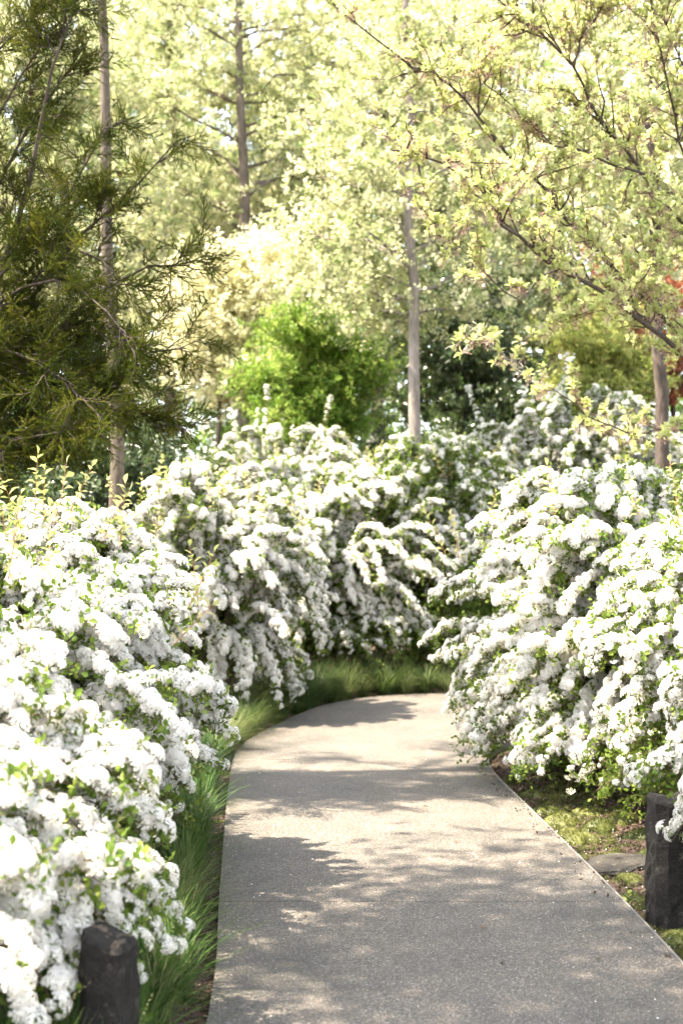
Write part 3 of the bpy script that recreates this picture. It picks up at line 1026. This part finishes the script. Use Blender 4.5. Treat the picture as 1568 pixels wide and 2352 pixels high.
def fruit_builder(t, base, limbs, q):
    P, D = [], []
    for pts, rad, ntw, tl, mat in limbs:
        pts = resample(pts, max(8, len(pts) * 2))
        pts[1:-1] += q.normal(0, 0.008, (len(pts) - 2, 3))
        g = Geo()
        g.tube(pts - base, np.linspace(rad * 0.55, rad * 0.13, len(pts)), 6)
        tan = np.gradient(pts, axis=0)
        tan /= np.linalg.norm(tan, axis=1)[:, None]
        for k in range(ntw):
            tt = q.uniform(0.12, 1.0)
            i = min(int(tt * (len(pts) - 1)), len(pts) - 1)
            d = tan[i] * q.uniform(0.4, 1.0) + q.normal(0, 0.6, 3) + np.array((0, 0, 0.15))
            d /= np.linalg.norm(d)
            L = tl * q.uniform(0.4, 1.25)
            tw = limb(pts[i], pts[i] + d * L, 0.08, 6, q, 0.03)
            g.tube(tw - base, np.linspace(rad * 0.28 * q.uniform(0.6, 1), 0.0015, 6), 3)
            n = max(3, int(L / 0.045))
            ps = along(tw, q.uniform(0.15, 1.02, n))
            if mat is None or q.random() < 0.35:
                P.append(ps)
                D.append(q.normal(0, 0.55, (n, 3)) + np.array((0, 0, 0.9)) + d * 0.5)
            for w in range(2):
                j = q.integers(1, 5)
                dd = d + q.normal(0, 0.7, 3)
                dd /= np.linalg.norm(dd)
                l2 = L * q.uniform(0.2, 0.5)
                t2 = limb(tw[j], tw[j] + dd * l2, 0.05, 4, q, 0.03)
                g.tube(t2 - base, (0.0028, 0.0022, 0.0016, 0.001), 3)
                if mat is None or q.random() < 0.3:
                    n2 = max(2, int(l2 / 0.05))
                    P.append(along(t2, q.uniform(0.1, 1.02, n2)))
                    D.append(q.normal(0, 0.55, (n2, 3)) + np.array((0, 0, 0.9)) + dd * 0.5)
        put('branch', g.mesh('branch', [mat or M['bark_dark']], True), t)
    P, D = np.concatenate(P), np.concatenate(D)
    later(t, base, 'leaf_cluster', 'leaves', 'rosette', ROSETTE, P, rots(D, q.uniform(0, 6.28, len(P))), q.uniform(0.75, 1.25, len(P)), D, 300, 0.1)


def wl(pts, d0, d1):
    ds = np.linspace(d0, d1, len(pts))
    return np.array([W(x, y, d) for (x, y), d in zip(pts, ds)])


fb = ground_pt(2.95, 9.9)
fruit_limbs = [
    (wl([(1760, 1000), (1640, 880), (1568, 810), (1494, 760), (1429, 700), (1349, 650), (1284, 620), (1224, 570), (1149, 510), (1129, 450), (1064, 400), (1024, 380), (974, 355), (900, 345)], 9.8, 8.0), 0.040, 56, 0.42, None),
    (wl([(1760, 960), (1660, 860), (1568, 780), (1524, 740), (1384, 590), (1339, 550), (1284, 485), (1234, 420), (1194, 385), (1120, 300), (1084, 245), (999, 170), (929, 145), (834, 65), (780, 20)], 9.9, 8.6), 0.034, 62, 0.42, None),
    (wl([(1760, 800), (1640, 640), (1568, 520), (1529, 475), (1479, 395), (1409, 320), (1359, 245), (1334, 185), (1314, 145), (1269, 105), (1214, 50), (1139, 0), (1080, -60)], 9.9, 9.0), 0.036, 62, 0.45, None),
    (wl([(1700, 620), (1600, 430), (1560, 330), (1539, 240), (1524, 150), (1499, 15), (1480, -80)], 9.9, 9.3), 0.024, 36, 0.42, None),
    (wl([(1479, 400), (1394, 370), (1344, 345), (1269, 330), (1190, 260), (1110, 190), (1060, 120)], 9.4, 8.8), 0.016, 34, 0.4, None),
    (wl([(1284, 620), (1240, 640), (1190, 690), (1120, 640), (1050, 560), (990, 530)], 8.9, 8.3), 0.012, 16, 0.3, None),
    (wl([(1700, 1010), (1620, 990), (1568, 986), (1459, 996), (1384, 976), (1339, 941), (1284, 901), (1240, 880)], 9.9, 9.0), 0.018, 26, 0.24, None),
    (wl([(1250, 884), (1224, 876), (1174, 836), (1134, 801), (1104, 771), (1070, 745)], 9.05, 8.8), 0.008, 16, 0.18, M['twig_pale']),
    (wl([(1429, 700), (1400, 720), (1360, 715), (1320, 740), (1290, 760)], 9.1, 8.9), 0.009, 14, 0.2, None),
    (wl([(1700, 560), (1640, 400), (1590, 200), (1530, 60), (1440, -60)], 10.2, 9.4), 0.022, 36, 0.45, None),
    (wl([(1524, 475), (1500, 600), (1490, 660), (1470, 700)], 9.6, 9.2), 0.010, 18, 0.3, None),
    (wl([(1314, 145), (1330, 90), (1370, 40), (1400, -20)], 9.2, 9.1), 0.012, 20, 0.35, None),
]
explicit_tree('fruit_tree', 'spreading tree with dark branches and pale leaf clusters reaching in from the right', 'tree', fb,
              [fb, (2.95, 9.9, 1.0), (3.0, 9.95, 2.2), (3.05, 10.0, 4.2)], 0.09, fruit_limbs, M['bark_dark'], 71, fruit_builder)


# ---- conifer on the left ---------------------------------------------------------
def conifer_builder(t, base, limbs, q):
    P, D, S = [], [], []
    cones = []
    for pts, rad, dens in limbs:
        pts = resample(pts, 10)
        g = Geo()
        g.tube(pts - base, np.linspace(rad, 0.004, 10), 6)
        tan = np.gradient(pts, axis=0)
        tan /= np.linalg.norm(tan, axis=1)[:, None]
        L = np.linalg.norm(np.diff(pts, axis=0), axis=1).sum()
        nb = int(L * (6.6 if dens != 0.95 else 7.0) * dens)
        for k in range(nb):
            tt = q.uniform(0.22, 1.0)
            i = min(int(tt * 9), 9)
            p = along(pts, np.array([tt]))[0]
            d = tan[i] * 0.9 + q.normal(0, 0.55, 3) * np.array((1, 1, 0.6))
            d /= np.linalg.norm(d)
            l2 = q.uniform(0.15, 0.5) * (1.15 - 0.6 * tt)
            tw = limb(p, p + d * l2 + np.array((0, 0, -0.10 * l2)), 0.10, 5, q, 0.02)
            g.tube(tw - base, np.linspace(0.005, 0.002, 5), 3)
            n = max(3, int(l2 / 0.07))
            P.append(along(tw, q.uniform(0.1, 1.0, n)))
            D.append(np.repeat((d + np.array((0, 0, -0.15)))[None], n, 0) + q.normal(0, 0.42, (n, 3)))
            if q.random() < 0.05:
                cones.append(tw[4])
        put('branch', g.mesh('branch', [M['bark_dark']], True), t)
    P, D = np.concatenate(P), np.concatenate(D)
    later(t, base, 'foliage_spray', 'foliage', 'conifer', CONIFER, P, rots(D, q.uniform(0, 6.28, len(P))), q.uniform(0.55, 1.0, len(P)), D, 300, 0.25)
    cg = Geo()
    for a in range(5):
        z = -0.011 + 0.0055 * a
        rr = (0.006, 0.0105, 0.012, 0.0095, 0.004)[a]
        for s in range(7):
            th = s * 6.283 / 7 + a * 0.45
            o = np.array((math.cos(th), math.sin(th), 0))
            sd = np.array((-math.sin(th), math.cos(th), 0)) * 0.0045
            b = o * rr * 0.5 + (0, 0, z)
            cg.add([b - sd, b + sd, o * rr * 1.05 + sd * 0.7 + (0, 0, z + 0.004), o * rr * 1.25 + (0, 0, z + 0.007), o * rr * 1.05 - sd * 0.7 + (0, 0, z + 0.004)], [(0, 1, 2, 3, 4)])
    cm = cg.mesh('cone', [M['cone']])
    for c in cones[:70]:
        put('cone', cm, t, c - base + (0, 0, -0.015), (q.uniform(0, 3), q.uniform(0, 3), 0), 1.25)


cb = ground_pt(-3.0, 8.6)
ctrunk = np.array([cb, (-3.0, 8.6, 2.5), (-2.95, 8.6, 5.5), (-2.9, 8.6, 8.2)])
qq = np.random.default_rng(81)


def wc(pts, d0, d1):
    return wl([(x - 0.13 * max(x, 0), y) for x, y in pts], d0, d1)


con_limbs = [
    (wc([(-300, 1060), (-120, 860), (0, 645), (45, 515), (75, 430), (105, 300), (120, 215), (150, 120), (190, 30)], 8.6, 8.2), 0.035, 1.3),
    (wc([(-300, 1000), (-100, 860), (60, 720), (150, 605), (220, 525), (280, 490), (350, 440), (415, 370), (460, 330)], 8.6, 7.9), 0.024, 1.0),
    (wc([(-300, 1120), (-60, 1000), (150, 930), (260, 880), (340, 830), (420, 800), (490, 800)], 8.6, 8.0), 0.022, 1.5),
    (wc([(-300, 1150), (-60, 1060), (130, 1010), (240, 950), (330, 930), (400, 950), (430, 990)], 8.6, 8.1), 0.022, 1.9),
    (wc([(-300, 1060), (-60, 900), (100, 800), (220, 700), (320, 640), (420, 600), (500, 610)], 8.6, 8.2), 0.022, 1.4),
    (wc([(-300, 900), (-100, 760), (60, 660), (160, 640), (260, 690), (340, 780)], 8.6, 7.8), 0.018, 1.7),
    (wc([(-300, 800), (-120, 600), (0, 420), (80, 280), (160, 190), (235, 90)], 8.7, 8.5), 0.018, 1.6),
    (wc([(-300, 640), (-120, 420), (0, 260), (90, 120), (180, 60)], 8.7, 8.3), 0.018, 1.7),
    (wc([(-300, 500), (-120, 260), (0, 110), (100, 20), (180, -20)], 8.7, 8.3), 0.018, 1.8),
    (wc([(-300, 900), (-80, 720), (80, 560), (180, 450), (250, 340), (290, 270)], 8.6, 8.0), 0.016, 1.5),
    (wc([(-300, 1000), (-80, 880), (90, 780), (200, 740), (290, 770), (340, 850)], 8.6, 8.0), 0.016, 1.7),
    (wc([(-300, 1050), (-80, 960), (90, 900), (190, 870), (270, 880), (330, 930)], 8.6, 8.2), 0.016, 1.6),
    (wc([(-300, 820), (-80, 660), (60, 560), (160, 560), (260, 590), (330, 650)], 8.6, 8.1), 0.016, 1.5),
    (wc([(-300, 1200), (-120, 1090), (0, 1020), (100, 1000), (180, 990)], 8.6, 7.9), 0.020, 2.0),
    (wc([(-300, 1000), (-120, 860), (0, 800), (100, 830), (200, 900), (270, 960)], 8.6, 7.7), 0.020, 2.2),
]
for k in range(46):
    z = 1.9 + 6.0 * (k + qq.random()) / 46
    th = k * 2.4 + qq.normal(0, 0.3)
    L = (2.0 - 0.17 * (z - 1.9)) * qq.uniform(0.7, 1.1)
    if math.cos(th) > -0.1 and z < 5.6:
        continue
    s = np.array([np.interp(z, ctrunk[:, 2], ctrunk[:, j]) for j in range(3)])
    e = s + np.array((math.cos(th) * L, math.sin(th) * L, 0.25 * L))
    con_limbs.append((bez(s, (s + e) / 2 + np.array((0, 0, -0.05 * L)), e, 8), 0.02, 0.95))
explicit_tree('conifer', 'dark feathery conifer with small brown cones at the left edge', 'tree', cb, ctrunk, 0.14, con_limbs, M['bark_dark'], 82, conifer_builder)

# ---- far wood ---------------------------------------------------------------------
nw = 13000
wp = np.stack((rng.uniform(-16, 16, nw), rng.uniform(36, 44, nw), 15.5 * rng.random(nw) ** 1.15), 1)
wp[:, 2] *= 0.82 + 0.16 * np.sin(wp[:, 0] * 0.9) + 0.08 * np.sin(wp[:, 0] * 2.3 + 1)
wd = rng.normal(0, 1, wp.shape)
wood = scatter('woodland', None, 'wood', WOOD, wp, rots(wd, rng.uniform(0, 6.28, nw)), rng.uniform(0.9, 1.8, nw), rng.integers(0, 4, nw))
tag(wood, 'far green woodland closing the view behind the trees', 'woodland', kind='stuff')

emit()


# ================================================================== grasses
def tuft_mesh(seed, n, L, lean, seeds=3, wid=0.0022, fan=0.55, mat='grass'):
    r = np.random.default_rng(seed)
    g = Geo()
    for k in range(n):
        a = r.uniform(0, 6.28)
        b = np.array((math.cos(a), math.sin(a), 0)) * abs(r.normal(0, 0.035))
        l = L * r.uniform(0.55, 1.15)
        o = np.array((math.cos(a + r.normal(0, 0.5)), math.sin(a + r.normal(0, 0.5)), 0)) * abs(r.normal(fan, 0.22)) + np.array((lean, 0, 0))
        p = [b + o * l * t * t * 1.0 + np.array((0, 0, l * (t - 0.42 * np.linalg.norm(o) * t * t))) for t in np.linspace(0, 1, 5)]
        sd = np.cross(o + (0, 0, 0.1), (0, 0, 1.0))
        sd /= np.linalg.norm(sd) + 1e-9
        w = wid * np.array((0.8, 1.0, 0.9, 0.6, 0.08))
        v = [x + s * sd * w[i] for i, x in enumerate(p) for s in (-1, 1)]
        g.add(v, [(2 * i, 2 * i + 1, 2 * i + 3, 2 * i + 2) for i in range(4)], 0)
        if k < seeds:
            d = p[4] - p[3]
            for j in range(7):
                q0 = p[4] + d * 0.16 * j
                vv, ff = leaf(0.008, 0.0022)
                g.add(vv @ rot_to(d + r.normal(0, 0.01, 3)).T + q0, ff, 1)
    return g.mesh('grass_tuft', [M[mat], M['seed']])


TN = [tuft_mesh(600 + k, 105, 0.38, 0.10, 3, 0.0034, 0.5) for k in range(4)]
TF = [tuft_mesh(620 + k, 190, 0.42, 0.10, 8, 0.0028, 0.7, 'grass_far') for k in range(4)]
k = 0
for y in np.arange(3.7, 9.9, 0.17):
    xe = float(np.interp(y, DL[:60, 1], DL[:60, 0]))
    for off in (0.16, 0.32, 0.50):
        if off == 0.50 and k % 2:
            k += 1
            continue
        x = xe - off + rng.normal(0, 0.03)
        yy = y + rng.normal(0, 0.05)
        o = put('grass_tuft', TN[k % 4], None, (x, yy, float(gz(x, yy)) - 0.01), (0, 0, rng.normal(0, 0.5)), rng.uniform(0.75, 1.1))
        tag(o, 'fine green grass tuft in the shaded strip along the straight left path edge', 'grass tuft', 'grass tufts along the straight left path edge')
        k += 1
i0, i1 = yst(9.9), yst(13.3)
for i in range(i0, len(DL) - 20, 2):
    tn = DL[i + 1] - DL[i]
    nr = np.array((-tn[1], tn[0])) / np.linalg.norm(tn)
    for off in (0.14, 0.34, 0.60):
        x, y = DL[i] + nr * (off + rng.normal(0, 0.05))
        o = put('grass_tuft', TF[k % 4], None, (x, y, float(gz(x, y)) - 0.01), (0, 0, math.atan2(-nr[1], -nr[0]) + rng.normal(0, 0.5)), rng.uniform(0.6, 1.05))
        tag(o, 'domed grass tuft on the outer bend at the far end of the path', 'grass tuft', 'grass tufts on the far bend of the path')
        k += 1


# ================================================================== stones
def post_mesh(w, d, h, seed, chamfer=0.03):
    r = np.random.default_rng(seed)
    g = Geo()
    prof = np.array([(-w / 2, -d / 2 + chamfer), (-w / 2 + chamfer, -d / 2), (w / 2 - chamfer * 0.4, -d / 2), (w / 2, -d / 2 + chamfer * 0.5), (w / 2, d / 2), (-w / 2, d / 2)])
    fine = []
    for a, b in zip(prof, np.roll(prof, -1, 0)):
        kk = max(1, int(np.linalg.norm(b - a) / 0.03))
        for j in range(kk):
            fine.append(a + (b - a) * j / kk)
    fine = np.array(fine)
    n = len(fine)
    lev = np.concatenate((np.linspace(-0.12, h - 0.02, 16), [h]))
    rows = []
    for li, z in enumerate(lev):
        s = 1.0 if li < len(lev) - 1 else 0.90
        j = r.normal(0, 0.0035, (n, 2))
        zz = np.full(n, z)
        if li >= len(lev) - 2:
            zz = z + 0.016 * np.sin(fine[:, 0] * 30 + seed) + r.normal(0, 0.003, n)
        rows.append(np.column_stack((fine * s * (1 - 0.06 * z / h) + j, zz)))
    v = np.concatenate(rows)
    f = [(i * n + j, i * n + (j + 1) % n, (i + 1) * n + (j + 1) % n, (i + 1) * n + j) for i in range(len(lev) - 1) for j in range(n)]
    top = len(v)
    v = np.concatenate((v, [(0, 0, h + 0.005)]))
    f += [((len(lev) - 1) * n + j, (len(lev) - 1) * n + (j + 1) % n, top) for j in range(n)]
    g.add(v, f)
    return g.mesh('stone_post', [M['basalt']])


p = W(246, 2130, 3.86)
o = put('stone_post', post_mesh(0.135, 0.14, 0.50, 3), None, (p[0], p[1], float(gz(p[0], p[1]))), (0, 0, math.radians(-14)))
tag(o, 'short dark basalt post in the grass at the lower left', 'stone post', 'basalt posts flanking the path')
o = put('stone_post', post_mesh(0.17, 0.16, 0.52, 5, 0.04), None, (1.345, 5.80, float(gz(1.345, 5.8))), (0, 0, math.radians(8)))
tag(o, 'short dark basalt post on the moss at the right edge', 'stone post', 'basalt posts flanking the path')


def rock_mesh(name, sx, sy, sz, seed, mat, flat=False):
    r = np.random.default_rng(seed)
    g = Geo()
    nu, nv = 16, 8
    v = []
    ph_ = r.uniform(0, 6.28, 6)
    for i in range(nv + 1):
        b = -math.pi / 2 + math.pi * i / nv
        for j in range(nu):
            a = 2 * math.pi * j / nu
            k_ = 1 + 0.12 * math.sin(2 * a + ph_[0]) + 0.09 * math.sin(3 * a + ph_[1]) + 0.06 * math.sin(5 * a + 3 * b + ph_[2]) + r.normal(0, 0.015)
            cb_, sb_ = math.cos(b), math.sin(b)
            if flat:
                cb_ = abs(cb_) ** 0.5
                sb_ = math.copysign(abs(sb_) ** 0.8, sb_)
            v.append((sx * cb_ * math.cos(a) * k_, sy * cb_ * math.sin(a) * k_, sz * sb_ * (1 + 0.1 * math.sin(a + ph_[3]))))
    f = [(i * nu + j, i * nu + (j + 1) % nu, (i + 1) * nu + (j + 1) % nu, (i + 1) * nu + j) for i in range(nv) for j in range(nu)]
    g.add(v, f)
    return g.mesh(name, [M[mat]])


p = W(1418, 1985, 6.72)
o = put('flat_stone', rock_mesh('flat_stone', 0.15, 0.13, 0.035, 2, 'slab', True), None, (p[0], p[1], float(gz(p[0], p[1])) + 0.02), (0.06, -0.05, 0.3))
tag(o, 'flat grey stepping stone half sunk in the moss beside the post', 'stone')
p = W(1366, 2058, 6.15)
o = put('small_stone', rock_mesh('small_stone', 0.028, 0.022, 0.018, 4, 'pebble'), None, (p[0] + 0.02, p[1], float(gz(p[0], p[1])) + 0.012), (0.2, 0.1, 0.5))
tag(o, 'small whitish stone against the right edge of the path', 'stone')

# ================================================================== moss and litter
g = Geo()
r = np.random.default_rng(5)


def moss_bit(seed):
    r = np.random.default_rng(seed)
    g = Geo()
    for k in range(16):
        a, rad = r.uniform(0, 6.28), 0.012 * math.sqrt(r.random())
        b = np.array((rad * math.cos(a), rad * math.sin(a), 0))
        d = np.array((r.normal(0, 0.45), r.normal(0, 0.45), 1.0))
        vv, ff = leaf(r.uniform(0.008, 0.017), 0.004, 0.2, 0.3)
        g.add(vv @ rot_to(d, r.uniform(0, 6.28)).T + b, ff)
    return g.mesh('moss_tuft', [M['moss']])


MOSS = [moss_bit(640 + k) for k in range(3)]


def cushion_pts(n, rad, ht, q):
    a, rr = q.uniform(0, 6.28, n), rad * np.sqrt(q.random(n))
    edge = 1 + 0.2 * np.sin(3 * a + q.uniform(0, 6)) + 0.13 * np.sin(5 * a + q.uniform(0, 6))
    rr = rr * edge
    x, y = rr * np.cos(a), rr * np.sin(a) * 0.8
    z = ht * np.clip(1 - (rr / (rad * edge)) ** 2.4, 0, 1)
    D = np.stack((x * ht / rad ** 2 * 2, y * ht / rad ** 2 * 2, np.full(n, 0.8)), 1) + q.normal(0, 0.15, (n, 3))
    return np.stack((x, y, z), 1), D


def cushion_mesh(seed):
    """A low moss cushion: a dome closed by hundreds of short leaves."""
    q = np.random.default_rng(seed)
    g = Geo()
    rad, ht = 0.10, 0.040
    nr_, ns = 6, 22
    ed = 1 + 0.18 * np.sin(3 * np.arange(ns) * 6.283 / ns + q.uniform(0, 6)) + 0.12 * np.sin(5 * np.arange(ns) * 6.283 / ns + q.uniform(0, 6))
    v = [(0, 0, ht)]
    for i in range(1, nr_ + 1):
        t = i / nr_
        for j in range(ns):
            th = j * 6.283 / ns
            v.append((rad * ed[j] * t * math.cos(th), rad * ed[j] * t * 0.8 * math.sin(th), ht * (1 - t ** 2.4) - (0.02 if i == nr_ else 0) + q.normal(0, 0.0025)))
    f = [(0, 1 + j, 1 + (j + 1) % ns) for j in range(ns)]
    for i in range(nr_ - 1):
        f += [(1 + i * ns + j, 1 + (i + 1) * ns + j, 1 + (i + 1) * ns + (j + 1) % ns, 1 + i * ns + (j + 1) % ns) for j in range(ns)]
    g.add(v, f)
    for k in range(620):
        t, th = math.sqrt(q.random()), q.uniform(0, 6.283)
        e = np.interp(th / 6.283 * ns, np.arange(ns + 1), np.append(ed, ed[0]))
        pnt = np.array((rad * e * t * math.cos(th), rad * e * t * 0.8 * math.sin(th), ht * (1 - t ** 2.4)))
        d = np.array((math.cos(th) * t * 0.8, math.sin(th) * t * 0.8, 0.9)) + q.normal(0, 0.3, 3)
        s = q.uniform(0.007, 0.013)
        d /= np.linalg.norm(d)
        sd = np.cross(d, q.normal(0, 1, 3))
        sd /= np.linalg.norm(sd)
        g.add([pnt - sd * 0.0018, pnt + sd * 0.0018, pnt + d * s], [(0, 1, 2)])
    return g.mesh('moss_cushion', [M['moss']])


CUSH = [cushion_mesh(660 + k) for k in range(5)]
placed = []
for k in range(400):
    y = rng.uniform(4.6, 9.6)
    xe = float(np.interp(y, DR[:60, 1], DR[:60, 0]))
    x = xe + 0.10 + rng.random() ** 1.2 * 0.85
    s = rng.uniform(0.6, 1.35)
    if any((x - a) ** 2 + (y - b) ** 2 < (0.085 * (s + c)) ** 2 for a, b, c in placed) or (x - 1.345) ** 2 + (y - 5.8) ** 2 < 0.03:
        continue
    placed.append((x, y, s))
    o = put('moss_cushion', CUSH[k % 5], None, (x, y, float(gz(x, y)) - 0.006), (0, 0, rng.uniform(0, 6.28)), (s, s, s * rng.uniform(0.7, 1.3)))
    tag(o, 'low green moss cushion on the soil between the path and the right shrubs', 'moss', 'moss cushions beside the right path edge')
    if len(placed) >= 70:
        break
n = 9000
y = rng.uniform(4.3, 10.2, n)
x = np.interp(y, DR[:60, 1], DR[:60, 0]) + 0.02 + rng.random(n) * 1.2
keep = (bumps(x * 2.2, y * 2.2) + rng.normal(0, 0.4, n)) > 0.7
x, y = x[keep], y[keep]
P = np.stack((x, y, gz(x, y)), 1)
o = scatter('moss_carpet', None, 'moss', MOSS, P, rots(rng.normal(0, 0.2, P.shape) + (0, 0, 1), rng.uniform(0, 6.28, len(P))), rng.uniform(0.7, 1.5, len(P)), rng.integers(0, 3, len(P)))
tag(o, 'thin green moss growing over the soil beside the right path edge', 'moss', kind='stuff')

# fallen petals and crumbs of bark on the soil
pet = Geo()
pet.add([(-0.003, -0.002, 0), (0.001, -0.003, 0.001), (0.003, 0.001, 0), (-0.001, 0.003, 0.0015)], [(0, 1, 2, 3)])
PETAL = [pet.mesh('petal', [M['petal']])]
n = 700
y = rng.uniform(4.4, 8.5, n)
x = np.interp(y, DR[:60, 1], DR[:60, 0]) + 0.03 + rng.random(n) * 0.9
P = np.stack((x, y, gz(x, y) + 0.016 + 0.02 * rng.random(n)), 1)
m_ = 170
yl = rng.uniform(4.4, 11.5, m_)
side = rng.random(m_) < 0.5
xl = np.where(side, np.interp(yl, DL[:60, 1], DL[:60, 0]) + 0.02 + 0.45 * rng.random(m_) ** 2, np.interp(yl, DR[:60, 1], DR[:60, 0]) - 0.02 - 0.45 * rng.random(m_) ** 2)
P = np.concatenate((P, np.stack((xl, yl, np.full(m_, 0.0245)), 1)))
n = len(P)
o = scatter('fallen_petals', None, 'petal', PETAL, P, rots(rng.normal(0, 0.3, P.shape) + (0, 0, 1), rng.uniform(0, 6.28, n)), rng.uniform(0.7, 1.3, n), np.zeros(n))
tag(o, 'tiny white petals scattered over the moss beside the path', 'petals', kind='stuff')
crumb = []
for s in range(3):
    crumb.append(rock_mesh('soil_crumb', 0.012, 0.008, 0.006, 30 + s, 'soil'))
n = 3500
y = rng.uniform(4.3, 10.2, n)
x = np.interp(y, DR[:60, 1], DR[:60, 0]) - 0.09 + rng.random(n) ** 1.2 * 1.3
on = path_dist(x, y) < 0.004
off = np.interp(y, DR[:60, 1], DR[:60, 0]) - x
keep = ~on | (rng.random(n) < 0.16)
x, y, on = x[keep], y[keep], on[keep]
n = len(x)
P = np.stack((x, y, np.where(on, 0.025, gz(x, y) + 0.002)), 1)
o = scatter('soil_crumbs', None, 'crumb', crumb, P, rots(rng.normal(0, 1, P.shape), rng.uniform(0, 6.28, n)), rng.uniform(0.4, 1.5, n) * np.where(on, 0.5, 1.0), rng.integers(0, 3, n))
tag(o, 'brown soil crumbs and bark bits between the moss cushions', 'soil', kind='stuff')

# dry leaves on the path
dl = Geo()
v, f = leaf(0.034, 0.014, 0.5, 0.3)
dl.add(v @ rot_to((1, 0, 0.12), up=(0, 0.2, 1)).T, f)
DRY = dl.mesh('dry_leaf', [M['dry']])
for k, (px, py, d_) in enumerate([(968, 1862, 0), (1150, 2230, 0), (1382, 2218, 0), (1117, 2142, 0), (926, 2058, 0), (1040, 1947, 0), (700, 2120, 0)]):
    d = EYE * F / (py - HZ)
    p = W(px, py, d)
    o = put('dry_leaf', DRY, None, (p[0], d, 0.026), (0, 0, k * 1.3), rng.uniform(0.6, 1.1))
    tag(o, 'small curled brown leaf lying on the concrete path', 'dry leaf', 'dry leaves on the path')

# seedling in the moss
p = W(1440, 2052, 6.1)
sd = put('seedling', sprig(6, 0.09, 0.5, 0.035, 1.0, 700, 0.0015, 0.2, 0.1, 0.6, 0.5, 0.5, ('lf_gold', 'stalk')), None, (p[0], p[1], float(gz(p[0], p[1]))))
tag(sd, 'tiny green seedling standing in the moss left of the right post', 'seedling')
